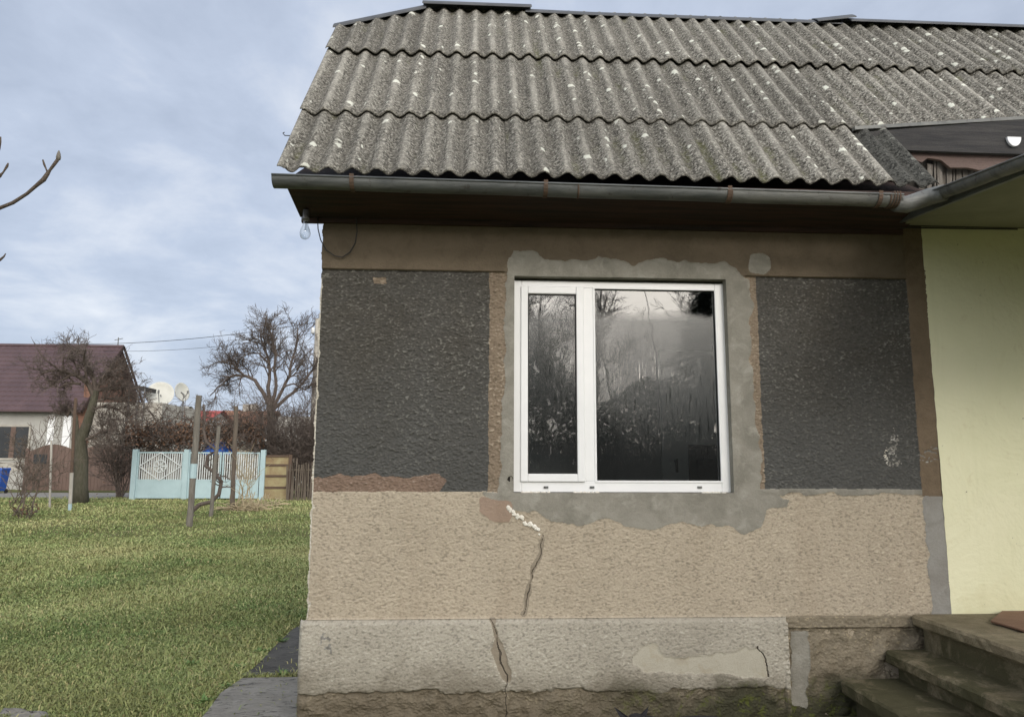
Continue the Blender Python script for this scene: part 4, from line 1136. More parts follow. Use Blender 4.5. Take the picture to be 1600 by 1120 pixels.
def tree_thing(name, label, base, cat_='tree', group=None): return empty(name, base, label, cat_, group)

# big spreading tree behind the corner
rs = np.random.default_rng(21)
TY = 26.6; pb = at(424, 770, TY); pb[2] = gz(TY)
t1 = tree_thing('fruit_tree', 'large bare fruit tree with an arching left limb beside the house corner', pb)
b = MB(); b.tube([pb-(0,0,0.1), at(423,740,TY), at(425,700,TY), at(424,660,TY), at(422,630,TY)], [0.26,0.21,0.19,0.17,0.15], 10)
b.build('trunk', MAT['bark'], t1, smooth=True)
b = MB()
spec = dict(n=[18,9,5], len=[0.40,0.62,0.6], ahead=1.1, up=0.22, wob=0.22, grav=0.03, rr=0.45, rmin=0.0065, start=0.3)
limbs = [([(422,640),(410,612),(398,594),(383,587),(368,585),(352,592),(338,604),(325,618)], 0.115, 0.03),
         ([(423,636),(418,606),(420,580),(416,556),(407,534),(402,514)], 0.11, 0.03),
         ([(424,632),(432,604),(430,578),(433,552),(428,528),(422,508)], 0.10, 0.03),
         ([(424,640),(440,610),(452,585),(456,558),(463,532),(462,510)], 0.10, 0.03),
         ([(426,640),(448,620),(470,600),(488,575),(505,545)], 0.10, 0.03),
         ([(420,568),(405,552),(388,553),(376,560),(368,572)], 0.05, 0.02),
         ([(383,587),(365,570),(345,565),(330,572)], 0.04, 0.015),
         ([(416,540),(400,528),(385,530),(370,520)], 0.04, 0.015),
         ([(440,608),(460,600),(480,610),(495,600)], 0.05, 0.02)]
for pth, r0, r1 in limbs:
    pts = pixpath(pth, TY); off_ = rs.normal(0, 0.5)
    pts = [p + np.array((0, off_*i/len(pts)*1.2, 0)) for i, p in enumerate(pts)]
    # refine
    fine = []
    for i in range(len(pts)-1):
        fine += [pts[i], (pts[i]+pts[i+1])/2 + rs.normal(0, 0.02, 3)]
    fine.append(pts[-1])
    grow(b, fine, r0*0.8, r1*0.7, 0, 3 if len(pth) > 4 else 2, rs, spec)
b.build('crown', MAT['twigd'], t1)

# gnarled tree in front of the left house
rs = np.random.default_rng(5)
pb = G(124, 786); TY = pb[1]
t2 = tree_thing('gnarled_tree', 'gnarled mossy fruit tree with a dense twiggy crown in front of the plum-roofed house', pb)
b = MB(); b.tube([at(124,787,TY), at(126,760,TY), at(127,715,TY), at(125,690,TY), at(135,665,TY), at(144,635,TY), at(150,610,TY)], [0.30,0.22,0.21,0.19,0.15,0.13,0.10], 10)
b.tube([at(126,700,TY), at(120,675,TY), at(119,650,TY)], [0.14,0.09,0.05], 7)
b.build('trunk', MAT['barkm'], t2, smooth=True)
b = MB()
spec2 = dict(n=[14,8,5], len=[0.75,0.6,0.6], ahead=0.9, up=0.12, wob=0.28, grav=0.02, rr=0.42, rmin=0.006, start=0.15)
for pth, r0, r1 in [([(148,620),(140,600),(125,588),(108,583),(90,580),(75,585)],0.10,0.025), ([(150,612),(145,590),(135,570),(128,555),(118,545)],0.09,0.025),
                    ([(150,612),(158,592),(170,580),(178,565)],0.06,0.02), ([(152,610),(168,604),(185,606),(205,600)],0.07,0.02), ([(146,628),(165,622),(185,622),(205,630)],0.05,0.02),
                    ([(144,640),(165,632),(180,640),(196,655)],0.045,0.02), ([(128,690),(150,680),(165,672),(182,672)],0.05,0.02), ([(120,652),(108,640),(100,650),(92,640)],0.05,0.02),
                    ([(126,600),(108,598),(95,606),(80,600)],0.05,0.02)]:
    pts = pixpath(pth, TY); off_ = rs.normal(0, 0.5)
    pts = [p + np.array((0, off_*i/len(pts), 0)) for i, p in enumerate(pts)]
    grow(b, pts, r0, r1, 0, 3, rs, spec2)
b.build('crown', MAT['twigd'], t2)

def shrub(name, label, px, py, hpx, n0, seed, mat, spread=0.9, r=0.02, cat_='shrub', maxl=2, stems_up=1.2, leaves=0, nn=(7,5,3), lean=0.0, Yd=None):
    rs = np.random.default_rng(seed); pb = G(px, py)
    if Yd: pb = at(px, py, Yd); pb[2] = gz(Yd)
    h = (at(px, py-hpx, pb[1])-pb)[2]
    t = tree_thing(name, label, pb, cat_); b = MB()
    sp = dict(n=list(nn), len=[0.5,0.5,0.5], ahead=0.8, up=0.15, wob=0.16, grav=0.02, rr=0.55, rmin=0.006, start=0.15)
    tips = []
    for k in range(n0):
        a = rs.uniform(0, 2*pi); d = (cos(a)*spread*rs.random()+lean, sin(a)*spread*rs.random(), stems_up)
        pts = wander(pb+(rs.normal(0,0.12),rs.normal(0,0.12),0), d, h*rs.uniform(0.6,1.1), 7, 0.13, 0.0, rs)
        grow(b, pts, r, r*0.35, 0, maxl, rs, sp); tips += pts[2:]
    b.build('branches', mat, t)
    if leaves:
        b = MB()
        for k in range(leaves):
            c = tips[rs.integers(len(tips))] + rs.normal(0, h*0.09, 3); s = rs.uniform(0.02, 0.05)
            u = rs.normal(0,1,3); u /= np.linalg.norm(u); v = np.cross(u, rs.normal(0,1,3)); v /= np.linalg.norm(v)
            b.add([c-u*s, c+v*s*0.5, c+u*s, c-v*s*0.5], [(0,1,2,3)])
        b.build('leaves', MAT['dryleaf'], t)
    return t
shrub('sapling', 'thin bare sapling with drooping branches in front of the brown fence at the left edge', 38, 806, 165, 3, 31, MAT['twig'], 0.5, 0.022, 'tree', 3, nn=(8,5,3))
shrub('shrub', 'wispy bare shrub growing beside the blue bin', 24, 788, 140, 7, 32, MAT['twig'], 1.1, 0.014, nn=(7,5,3))
shrub('shrub', 'tall bare shrub between the gnarled tree and the turquoise gate', 186, 778, 140, 16, 33, MAT['twigd'], 0.8, 0.020, nn=(10,8,4), leaves=160)
shrub('shrub', 'dense dark bare shrub right of the big tree, over the picket fence', 448, 772, 150, 26, 34, MAT['twigd'], 0.9, 0.022, nn=(13,9,4), leaves=0, Yd=26.0)
shrub('shrub', 'tangled dark thicket against the house corner', 476, 772, 150, 24, 35, MAT['twigd'], 0.7, 0.022, nn=(13,9,4), Yd=25.5)
shrub('rose_bush', 'pale dry stalks tied round a thin plant in the lawn near the last post', 378, 796, 90, 7, 36, MAT['straw'], 0.45, 0.014, 'shrub', 1)
shrub('small_plant', 'low heap of dead stems at the foot of the sapling', 40, 809, 30, 9, 37, MAT['twigd'], 2.4, 0.012, 'shrub', 1, 0.8, leaves=60)

def heap(name, label, px, py, rx, h, n_, mat, seed, cat_):
    rs = np.random.default_rng(seed); pb = G(px, py); b = MB()
    for k in range(n_):
        a = rs.uniform(0, 2*pi); r = rs.random()**0.5*rx
        p = pb + np.array((cos(a)*r, sin(a)*r*0.5, rs.random()*0.05)); d = rs.normal(0,1,3); d[2] = abs(d[2])*0.7
        b.tube(wander(p, d, h*rs.uniform(0.6,1.4), 4, 0.2, -0.15, rs), 0.012, 3)
    tag(b.build(name, mat), label, cat_)
heap('straw_clump', 'clump of straw coloured dead stalks at the foot of the dry plant', 382, 797, 0.55, 0.45, 150, MAT['straw'], 3, 'dead stalks')
heap('straw_clump', 'pale dry stalks lying before the yellow metal gate', 412, 790, 0.6, 0.35, 60, MAT['straw'], 4, 'dead stalks')

# dry vine hanging over the turquoise gate
rs = np.random.default_rng(44)
vy = G(300, 781)[1] + 1.6
pv = at(300, 781, vy); pv[2] = gz(vy)
tv = tree_thing('grape_vine', 'brown leafless grape vine massed on its trellis behind the turquoise gate', pv, 'vine')
b = MB()
spv = dict(n=[7,5,3], len=[0.55,0.5,0.5], ahead=0.6, up=-0.05, wob=0.3, grav=-0.03, rr=0.6, rmin=0.008, start=0.05)
for k in range(105):
    px = rs.uniform(200, 412); py = rs.uniform(660, 697)
    p = at(px, py, vy+rs.normal(0, 0.35)); d = (rs.normal(0,1), rs.normal(0,0.3), rs.normal(0,0.4))
    grow(b, wander(p, d, rs.uniform(0.8,1.9), 8, 0.25, -0.05, rs), 0.018, 0.009, 0, 2, rs, spv)
for px in (225, 262, 318, 352, 398):
    q0 = at(px, 700, vy); q0[2] = gz(vy); q1 = at(px+rs.normal(0,6), 660, vy)
    b.tube([q0, (q0+q1)/2+rs.normal(0,0.08,3), q1], [0.05,0.04,0.03], 6)
b.build('branches', MAT['twigd'], tv)
b = MB()
for k in range(5200):
    px = rs.uniform(196, 414); py = rs.normal(679, 12); 
    if py < 642+8*sin(px*0.05): continue
    p = at(px, py, vy+rs.normal(0, 0.4)); s = rs.uniform(0.025, 0.065)
    u = rs.normal(0,1,3); u /= np.linalg.norm(u); v = np.cross(u, rs.normal(0,1,3)); v /= np.linalg.norm(v)
    b.add([p-u*s, p+v*s*0.6, p+u*s, p-v*s*0.6], [(0,1,2,3)])
b.build('dry_leaves', MAT['dryleaf'], tv)
# posts in the lawn with a gnarled vine stem
def post(label, foot, top, r, mat, extras=None, round_=True):
    p = G(*foot); q = at(top[0], top[1], p[1]); t = empty('post', p, label, 'post', 'posts standing in the lawn')
    b = MB(); p0 = p-np.array((0,0,0.05)); rs = np.random.default_rng(int(foot[0]))
    pts = [p0+(q-p0)*k/6+rs.normal(0, 0.006, 3) for k in range(7)]
    b.tube(pts, [r*1.08]+[r]*5+[r*0.95], 8 if round_ else 4); b.build('shaft', mat, t)
    if extras: extras(t, p, q)
    return t
def band_(c0, c1, mat):
    def f(t, p, q):
        b = MB(); b.tube([p+(q-p)*c0, p+(q-p)*c1], 0.075, 8); b.build('paint_band', mat, t)
    return f
post('tallest leaning wooden post with a turquoise band, nearest the camera', (296,822), (311,617), 0.068, MAT['post'], band_(0.36, 0.47, MAT['turq']))
post('thin grey post in the middle of the three by the vine', (329,807), (342,665), 0.05, MAT['post'])
post('right-hand brown post in front of the turquoise gate', (363,797), (369,634), 0.065, MAT['picket'])
t = post('rust and white painted pipe leaning against the gnarled tree', (109,797), (118,622), 0.045, MAT['rust'])
p = G(109,797); q = at(118,622,p[1])
b = MB(); b.tube([p+(q-p)*0.06, p+(q-p)*0.33], 0.049, 8); b.build('white_band', MAT['conc'], t)
b = MB(); b.tube([p, p+(q-p)*0.058], 0.05, 8); b.build('green_foot', MAT['turq'], t)
post('slim pale post in front of the brown fence', (78,793), (80,688), 0.03, MAT['conc'])
rs = np.random.default_rng(9)
vb = G(300, 806); b = MB()
stem = [(298,800),(312,788),(330,784),(342,772),(346,752),(335,738),(322,728),(324,712),(338,704),(322,690),(318,672),(320,650),(318,632)]
pts = [at(a, c_, vb[1]+0.1*i/3) for i, (a, c_) in enumerate(stem)]
spn = dict(n=[26,3,2], len=[0.11,0.5,0.5], ahead=0.4, up=0.0, wob=0.35, grav=0.0, rr=0.45, rmin=0.007, start=0.25)
grow(b, pts, 0.06, 0.03, 0, 2, rs, spn)
pts = [at(a, c_, vb[1]) for a, c_ in [(298,803),(308,808),(318,811),(330,807)]]; b.tube(pts, [0.04,0.035,0.025,0.01], 5)
tag(b.build('vine_stem', MAT['twigd']), 'twisted dark vine stem curling between the wooden posts', 'vine')
pts = [at(*p, G(363,797)[1]) for p in [(110,688),(60,740)]]

# ------------------------------------------------------------------ gates and fences at the back of the lawn
gA, gB = G(208, 781), G(405, 780)
GY0 = (gA[1]+gB[1])/2 
def gp(px, py, dy=0.0): return at(px, py, GY0+dy)
def vert(px, py0, py1, dy=0.0):
    a = gp(px, py0, dy); c = gp(px, py1, dy); c[0] = a[0]; return a, c
tg = empty('metal_gate', gp(300, 780), 'turquoise and white metal gate with vertical bars and a diamond motif', 'gate')
zb, zm, zt_ = gp(300,779)[2], gp(300,751)[2], gp(300,706)[2]
def gxp(px): return gp(px, 740)[0]
for px in (208.5, 289, 409):
    b = MB(); x = gxp(px+1.5); b.box((x-0.09, GY0-0.09, zb-0.05), (x+0.09, GY0+0.09, zt_+0.09)); b.build('gate_post', MAT['turq'], tg, bevel=0.01)
for (xa, xb, nb, dia) in ((214, 286, 19, True), (294, 345, 13, False), (347, 405, 15, False)):
    x0, x1 = gxp(xa), gxp(xb)
    b = MB(); b.box((x0, GY0-0.02, zb+0.06), (x1, GY0+0.02, zm)); lf = b.build('gate_leaf', MAT['turq'], tg)
    b = MB(); framebars(b, x0, x1, zb+0.02, zt_, GY0-0.03, GY0+0.03, 0.05, 0.05, 0.05, 0.05); b.box((x0+0.05, GY0-0.028, zm), (x1-0.05, GY0+0.028, zm+0.05)); b.build('leaf_frame', MAT['turq'], lf)
    b = MB()
    for k in range(nb):
        x = x0+0.05+(x1-x0-0.1)*(k+0.5)/nb; b.box((x-0.014, GY0-0.012, zm+0.05), (x+0.014, GY0+0.012, zt_-0.04))
    b.build('bars', MAT['whitemetal'], lf)
    if dia:
        xc, zc_ = (x0+x1)/2, (zm+zt_)/2; b = MB()
        P4 = [(xc-0.75,GY0-0.04,zc_),(xc,GY0-0.04,zc_+0.5),(xc+0.75,GY0-0.04,zc_),(xc,GY0-0.04,zc_-0.5)]
        for i_ in range(4): b.bar(P4[i_], P4[(i_+1)%4], 0.03, 0.03)
        b.tube([(xc+0.22*cos(a), GY0-0.04, zc_+0.22*sin(a)) for a in np.linspace(0, 2*pi, 17)], 0.018, 6)
        for a in np.linspace(0, 2*pi, 7)[:-1]: b.tube([(xc+0.05*cos(a), GY0-0.05, zc_+0.05*sin(a)), (xc+0.2*cos(a), GY0-0.05, zc_+0.2*sin(a))], 0.02, 5)
        b.build('ornament', MAT['whitemetal'], lf)
# rusty yellow door
ty = empty('panel_gate', gp(432, 780), 'rusty yellow metal panel gate between the turquoise gate and the picket fence', 'gate')
x0, x1 = gxp(414), gxp(451); za, zc2 = zb-0.02, gp(430,712)[2]
b = MB(); b.box((x0, GY0-0.02, za), (x1, GY0+0.02, zc2)); b.build('panel', MAT['yellowmetal'], ty)
b = MB()
for px in (410, 453): x = gxp(px); b.box((x-0.06, GY0-0.06, za-0.05), (x+0.06, GY0+0.06, zc2+0.05))
for py in (712, 726, 743, 761): z = gp(430, py)[2]; b.box((x0+0.03, GY0-0.05, z-0.05), (x1-0.03, GY0-0.021, z+0.03))
b.build('rusty_frame', MAT['rust'], ty)
# picket fence
tp = empty('picket_fence', gp(470, 782, -0.5), 'weathered dark picket fence by the corner of the house', 'fence')
rs = np.random.default_rng(14); b = MB()
for k in range(34):
    x = gxp(455)+k*0.075+rs.normal(0,0.01); z1 = gp(470, 724)[2]+rs.normal(0, 0.07)
    b.bar((x, GY0-0.5, gz(GY0)-0.05), (x+rs.normal(0,0.03), GY0-0.5, z1), 0.045, 0.02, up=(0,1,0))
b.build('pickets', MAT['picket'], tp)
b = MB(); z = gp(470,735)[2]; b.box((gxp(455), GY0-0.47, z), (gxp(455)+2.6, GY0-0.43, z+0.06)); b.box((gxp(455), GY0-0.47, zb+0.3), (gxp(455)+2.6, GY0-0.43, zb+0.36)); b.build('rail', MAT['picket'], tp)

# brown sheet fence and left house
BY = 31.0
def bp(px, py, dy=0): return at(px, py, BY+dy)
tb = empty('sheet_fence', (bp(120,770)[0], BY, gz(BY)), 'brown sheet metal fence with arched gate in front of the plum-roofed house', 'fence')
def arch(px0, px1, pys, nm):
    n_ = 24; b = MB(); poly = []
    xa, xb = bp(px0, 740)[0], bp(px1, 740)[0]
    zt1 = bp(100, pys[0])[2]; zt2 = bp(100, pys[1])[2]
    top = [(xa+(xb-xa)*k/n_, zt1+(zt2-zt1)*sin(pi*k/n_)) for k in range(n_+1)]
    poly = [(xa, gz(BY)+0.08)] + [(xb, gz(BY)+0.08)] + top[::-1]
    b.prism(poly[::-1], BY, BY+0.03); o = b.build(nm, MAT['brownmetal'], tb)
    b = MB(); nb = int((xb-xa)/0.16)
    for k in range(nb):
        x = xa+(xb-xa)*(k+0.5)/nb; zz_ = zt1+(zt2-zt1)*sin(pi*(k+0.5)/nb)
        b.box((x-0.03, BY-0.014, gz(BY)+0.1), (x+0.03, BY-0.002, zz_-0.03))
    b.build('ribs', MAT['brownmetal'], o)
arch(42, 118, (706, 694), 'fence_panel'); arch(122, 206, (704, 693), 'fence_panel')
for px in (40, 120, 207):
    x = bp(px,740)[0]; b = MB(); b.box((x-0.07, BY-0.05, gz(BY)-0.05), (x+0.07, BY+0.08, bp(100,700)[2])); b.build('fence_post', MAT['brownmetal'], tb)
q = bp(63, 717); b = MB(); b.box((q[0]-0.3, BY-0.02, q[2]-0.22), (q[0]+0.3, BY-0.015, q[2]+0.22)); b.build('mail_box', MAT['darkglass'], tb)

HY = 34.5
def hp(px, py, dy=0): return at(px, py, HY+dy)
th = empty('plum_roofed_house', (hp(60,760)[0], HY, gz(HY)), 'pale house with a dark plum tiled roof and brick gable at the far left', 'house')
xl, xr = hp(-260,700)[0], hp(172,690)[0]
ze = hp(100,636)[2]; 
# eaves and ridge
dr = 3.3; zr = at(100, 541, HY+dr)[2]; xrr = at(190, 545, HY+dr)[0]; xr = xrr-0.35
b = MB(); b.box((xl, HY, gz(HY)-0.1), (xr, HY+6.6, ze)); b.build('wall', MAT['wallwhite'], th)
# gable
b = MB(); b.prismx([(HY, ze), (HY+6.6, ze), (HY+dr, zr-0.25)], xr-0.2, xr+0.02); b.build('gable', MAT['brick'], th)
# tiled roof as stepped courses
b = MB(); nrow = 15; ncol = 1
xe = hp(176,630)[0]
for k in range(nrow):
    u0, u1 = k/nrow, (k+1)/nrow
    y0 = HY-0.55+(dr+0.55)*u0; y1 = HY-0.55+(dr+0.55)*u1; z0 = (ze-0.25)+(zr-ze+0.25)*u0; z1 = (ze-0.25)+(zr-ze+0.25)*u1
    nxx = 150; vs = []
    for i_ in range(nxx+1):
        x = xl + (xrr+0.1-xl)*i_/nxx; wv = 0.03*abs(sin(i_*pi*0.75))
        vs += [(x, y0, z0-0.03), (x, y0, z0+0.05+wv), (x, y1, z1+0.0+wv)]
    fs = []
    for i_ in range(nxx): a = i_*3; fs += [(a, a+3, a+4, a+1), (a+1, a+4, a+5, a+2)]
    b.add(vs, fs)
b.build('roof', MAT['plumroof'], th)
b = MB(); b.add([(xl, HY+dr, zr), (xrr, HY+dr, zr), (xrr, HY+7.1, ze-0.2), (xl, HY+7.1, ze-0.2)], [(0,1,2,3)]); b.tube([(xl, HY+dr, zr+0.02), (xrr+0.1, HY+dr, zr+0.02)], 0.1, 8)
b.build('back_roof', MAT['plumroof'], th)
b = MB(); b.bar((xrr+0.12, HY-0.6, ze-0.28), (xrr+0.12, HY+dr, zr+0.0), 0.05, 0.18); b.bar((xrr+0.12, HY+7.2, ze-0.28), (xrr+0.12, HY+dr, zr+0.0), 0.05, 0.18); b.build('barge_board', MAT['darkwood'], th)
b = MB(); q0 = hp(170,640)[0]; b.box((xr-0.05, HY-0.12, gz(HY)), (xr+0.45, HY+0.3, hp(180,640)[2])); b.box((xr+0.1, HY+0.2, ze-0.2), (xr+0.55, HY+0.6, ze+1.3)); b.build('brick_pillar', MAT['brick'], th)
# awning on thin posts at the gable end
b = MB(); xa, xb = hp(190,612)[0], hp(227,612)[0]; z_a = hp(210,606)[2]; b.bar((xa, HY+0.6, z_a+0.15), (xb, HY+0.6, z_a-0.05), 1.4, 0.22)
aw = b.build('awning', MAT['greywood'], th)
b = MB()
for px in (204, 218, 228): x = hp(px,640)[0]; b.bar((x, HY-0.3, gz(HY)), (x, HY-0.3, z_a-0.05), 0.06, 0.06)
b.build('awning_post', MAT['metal'], aw)
b = MB(); b.box((xr+0.05, HY+0.4, gz(HY)), (hp(245,680)[0], HY+5, hp(230,628)[2])); b.build('annex', MAT['conc'], th)
# windows
b = MB(); x0, x1 = hp(-12,690)[0], hp(45,690)[0]; z0, z1 = hp(20,716)[2], hp(20,666)[2]
framebars(b, x0-0.08, x1+0.08, z0-0.08, z1+0.08, HY-0.06, HY-0.005, 0.1,0.1,0.1,0.1); wf = b.build('window', MAT['conc'], th)
b = MB(); b.box((x0, HY-0.04, z0), (x1, HY-0.01, z1)); b.build('pane', MAT['darkglass'], wf)
b = MB(); xm = hp(20,690)[0]; b.box((xm-0.12, HY-0.055, z0), (xm+0.12, HY-0.041, z1)); b.build('mullion', MAT['brownmetal'], wf)
for px0, px1 in ((98,110),(74,84)):
    b = MB(); b.box((hp(px0,680)[0], HY-0.05, hp(100,706)[2]), (hp(px1,680)[0], HY-0.004, hp(100,648)[2])); b.build('shutter', MAT['pvc'], th)
b = MB(); b.box((xl, HY-0.03, hp(10,735)[2]), (hp(45,700)[0], HY-0.002, hp(10,722)[2])); b.build('plaster_band', MAT['conc'], th)
# blue bin
p = np.array((at(-4,755,BY-1.5)[0], BY-1.5, gz(BY))); 
tbi = empty('wheelie_bin', p, 'blue wheeled rubbish bin at the left edge by the fence', 'bin')
b = MB(); k_ = 1.0
w0, w1 = 0.24, 0.31
b.add([(p[0]-w0,p[1]-w0,p[2]+0.1),(p[0]+w0,p[1]-w0,p[2]+0.1),(p[0]+w0,p[1]+w0,p[2]+0.1),(p[0]-w0,p[1]+w0,p[2]+0.1),(p[0]-w1,p[1]-w1,p[2]+1.0),(p[0]+w1,p[1]-w1,p[2]+1.0),(p[0]+w1,p[1]+w1,p[2]+1.0),(p[0]-w1,p[1]+w1,p[2]+1.0)],
      [(0,3,2,1),(4,5,6,7),(0,1,5,4),(1,2,6,5),(2,3,7,6),(3,0,4,7)]); b.build('body', MAT['blue'], tbi, bevel=0.02)
b = MB(); b.prismx([(p[1]-0.35,p[2]+1.0),(p[1]-0.30,p[2]+1.07),(p[1]+0.3,p[2]+1.10),(p[1]+0.35,p[2]+1.0)], p[0]-0.33, p[0]+0.33); b.build('lid', MAT['blue'], tbi, bevel=0.01)
for sx in (-1,1):
    b = MB(); b.lathe((p[0]+sx*0.24, p[1]+0.25, p[2]+0.1), [(0.001,-0.03),(0.1,-0.03),(0.1,0.03),(0.001,0.03)], 14, axis=(1,0,0)); b.build('wheel', MAT['gasket'], tbi)

# far houses
def farhouse(name, label, px0, px1, pyr, pye, Yd, roofm, wallm, chim=()):
    x0, x1 = at(px0, pye, Yd)[0], at(px1, pye, Yd)[0]; ze_ = at(px0, pye, Yd)[2]; dd = 3.5; zr_ = at(px0, pyr, Yd+dd)[2]
    t = empty(name, ((x0+x1)/2, Yd, gz(Yd)), label, 'house', 'houses beyond the gate')
    b = MB(); b.box((x0+0.3, Yd+0.3, gz(Yd)-0.1), (x1-0.3, Yd+2*dd-0.3, ze_)); b.prismx([(Yd+0.3, ze_),(Yd+2*dd-0.3, ze_),(Yd+dd, zr_-0.12)], x0+0.3, x1-0.3); b.build('wall', wallm, t)
    b = MB(); nr = 12
    for k in range(nr):
        u0, u1 = k/nr, (k+1)/nr
        for sgn in (1, -1):
            ya = Yd+dd-sgn*dd*(1-u0)*1.05; yb = Yd+dd-sgn*dd*(1-u1)*1.05
            za_ = ze_+(zr_-ze_)*u0; zb_ = ze_+(zr_-ze_)*u1
            b.add([(x0,ya,za_+0.05),(x1,ya,za_+0.05),(x1,yb,zb_),(x0,yb,zb_),(x0,ya,za_-0.02),(x1,ya,za_-0.02)], [(0,1,2,3),(4,5,1,0)])
    rf = b.build('roof', roofm, t)
    for cx_ in chim:
        p = at(cx_, pyr-3, Yd+dd); b = MB(); b.box((p[0]-0.3, Yd+dd-0.3, zr_-0.5), (p[0]+0.3, Yd+dd+0.3, zr_+0.5)); b.build('chimney', MAT['conc'], rf)
    for fx_ in (0.25, 0.6):
        xw = x0+(x1-x0)*fx_; zw = gz(Yd)+1.0; b = MB(); framebars(b, xw-0.6, xw+0.6, zw, zw+1.3, Yd+0.22, Yd+0.31, 0.08,0.08,0.08,0.08); wf = b.build('window', MAT['pvc'], t)
        b = MB(); b.box((xw-0.52, Yd+0.26, zw+0.08), (xw+0.52, Yd+0.295, zw+1.22)); b.build('pane', MAT['darkglass'], wf)
    return t
farhouse('tiled_house', 'far house with a long brown tiled roof and small chimneys behind the vine', 322, 415, 641, 668, 52.0, MAT['orangeroof'], MAT['wallwhite'], (387, 397))
farhouse('red_roofed_house', 'far house with a low bright red roof between the dishes and the tall post', 258, 322, 641, 660, 47.0, MAT['redroof'], MAT['wallwhite'])
farhouse('low_house', 'low pale house glimpsed behind the thicket by the corner', 412, 540, 650, 690, 44.0, MAT['conc'], MAT['wallwhite'])
farhouse('white_shed', 'small white shed with a grey roof behind the turquoise gate', 215, 262, 634, 662, 41.0, MAT['wallwhite'], MAT['wallwhite'])

# satellite dishes
def dish(label, px, py, rpx, Yd, ax, base_py):
    c = at(px, py, Yd); r = rpx*np.linalg.norm(c-CAM)/FPX; ax = np.array(ax, float); ax /= np.linalg.norm(ax)
    foot = np.array((c[0]+0.02, Yd+0.15, gz(Yd)))
    t = empty('satellite_dish', foot, label, 'satellite dish', 'satellite dishes on masts')
    b = MB(); prof = [(0.001, -0.22*r)] + [(r*u, -0.22*r*(1-u*u)) for u in np.linspace(0.1, 1, 9)] + [(r*u, -0.22*r*(1-u*u)-0.02) for u in np.linspace(1, 0.1, 9)]
    b.lathe(c, prof, 32, axis=ax); b.build('reflector', MAT['dish'], t, smooth=True)
    b = MB(); back = c-ax*0.24*r; b.tube([foot, (foot[0],foot[1],back[2]-0.1), back], 0.045, 8); b.build('mast', MAT['metal'], t)
    lp = c+ax*0.75*r; lo = c+np.array((0,0,-1.0))*r*0.95
    b = MB(); b.tube([lo, lp+(0,0,-0.15)], 0.02, 5); b.tube([lp+(0,0,-0.2), lp+(0,0,-0.02)], 0.05, 8); b.build('receiver', MAT['metal'], t)
dish('large round satellite dish facing the camera', 250, 615, 18.5, 36.0, (0.25,-1,0.35), 700)
dish('narrower satellite dish seen nearly edge-on, right of the round one', 285, 612, 13.5, 37.0, (1.0,-0.45,0.2), 700)
# blue tarpaulin on a heap, pale heap
def mound(name, label, cat_, px, py, wpx, hpx, Yd, mat, seed):
    rs = np.random.default_rng(seed); c = at(px, py, Yd); sc_ = np.linalg.norm(c-CAM)/FPX; c[2] = gz(Yd)
    rx = wpx*sc_/2; ztop = at(px, py-hpx, Yd)[2]; zb_ = c[2]; b = MB(); H_ = ztop-zb_
    if name == 'covered_heap': b.lathe(c, [(rx*1.0,H_*0.74),(rx*0.97,H_*0.80),(rx*0.7,H_*0.90),(rx*0.35,H_*0.98),(0.001,H_)], 22)
    else: b.lathe(c, [(rx*1.0,0.0),(rx*1.02,H_*0.35),(rx*0.93,H_*0.7),(rx*0.7,H_*0.88),(rx*0.35,H_*0.98),(0.001,H_)], 22)
    vv = np.array(b.v); vv += rs.normal(0, rx*0.035, vv.shape); b.v = [tuple(x) for x in vv]
    o = tag(b.build(name, mat, smooth=False), label, cat_)
    if name == 'covered_heap':
        b = MB(); 
        for k in range(5): b.box((c[0]-rx*0.85, c[1]-0.35+0.02*(k%2), c[2]+H_*0.76*k/5), (c[0]+rx*0.85, c[1]+0.35, c[2]+H_*0.76*(k+1)/5-0.03))
        b.build('board_stack', MAT['picket'], o)
mound('covered_heap', 'heap covered with blue tarpaulin behind the turquoise gate', 'tarpaulin', 341, 704, 42, 17, 25.2, MAT['blue'], 1)
mound('pale_heap', 'pale grey heap behind the right end of the turquoise gate', 'heap', 386, 708, 50, 15, 25.4, MAT['hay'], 2)
# utility pole and overhead wires
UY = 27.0
p = at(492, 600, UY); p[2] = gz(UY); zt2 = at(492, 500, UY)[2]
tu = empty('utility_pole', p, 'pale utility pole with insulator just showing at the house corner', 'pole')
b = MB(); b.tube([(p[0],p[1],p[2]-0.1), (p[0],p[1],zt2+0.05)], [0.13,0.09], 10); b.build('shaft', MAT['conc'], tu, smooth=True)
ins = at(489, 514, UY-0.15)
b = MB(); b.lathe(ins+(0,0,-0.18), [(0.001,0),(0.09,0.0),(0.06,0.06),(0.10,0.09),(0.06,0.14),(0.09,0.17),(0.04,0.24),(0.001,0.26)], 14); b.build('insulator', MAT['pvc'], tu, smooth=True)
b = MB(); b.bar(ins+(0,0.15,-0.2), ins+(0,-0.02,-0.2), 0.04, 0.04); b.build('arm', MAT['metal'], tu)
def owire(label, a, c, sag, r=0.014):
    a = np.array(a); c = np.array(c); b = MB(); b.tube([a+(c-a)*k/20 - np.array((0,0,sag*4*(k/20)*(1-k/20))) for k in range(21)], r, 5)
    tag(b.build('overhead_wire', MAT['wire']), label, 'wire', 'wires strung to the plum-roofed house')
owire('upper overhead wire running from the utility pole to the plum roof', at(491,504,UY), at(70,536,HY+dr), 0.35)
owire('lower overhead wire slanting behind the big bare tree', at(491,520,UY+3), at(150,548,HY+dr), 0.3, 0.010)
b = MB(); q = at(184, 541, HY+dr); b.tube([q+(0,0,-0.1), q+(0,0,0.5)], 0.03, 5); b.tube([q+(-0.2,0,0.35), q+(0.25,0,0.45)], 0.02, 5); b.build('wire_holder', MAT['metal'], th)

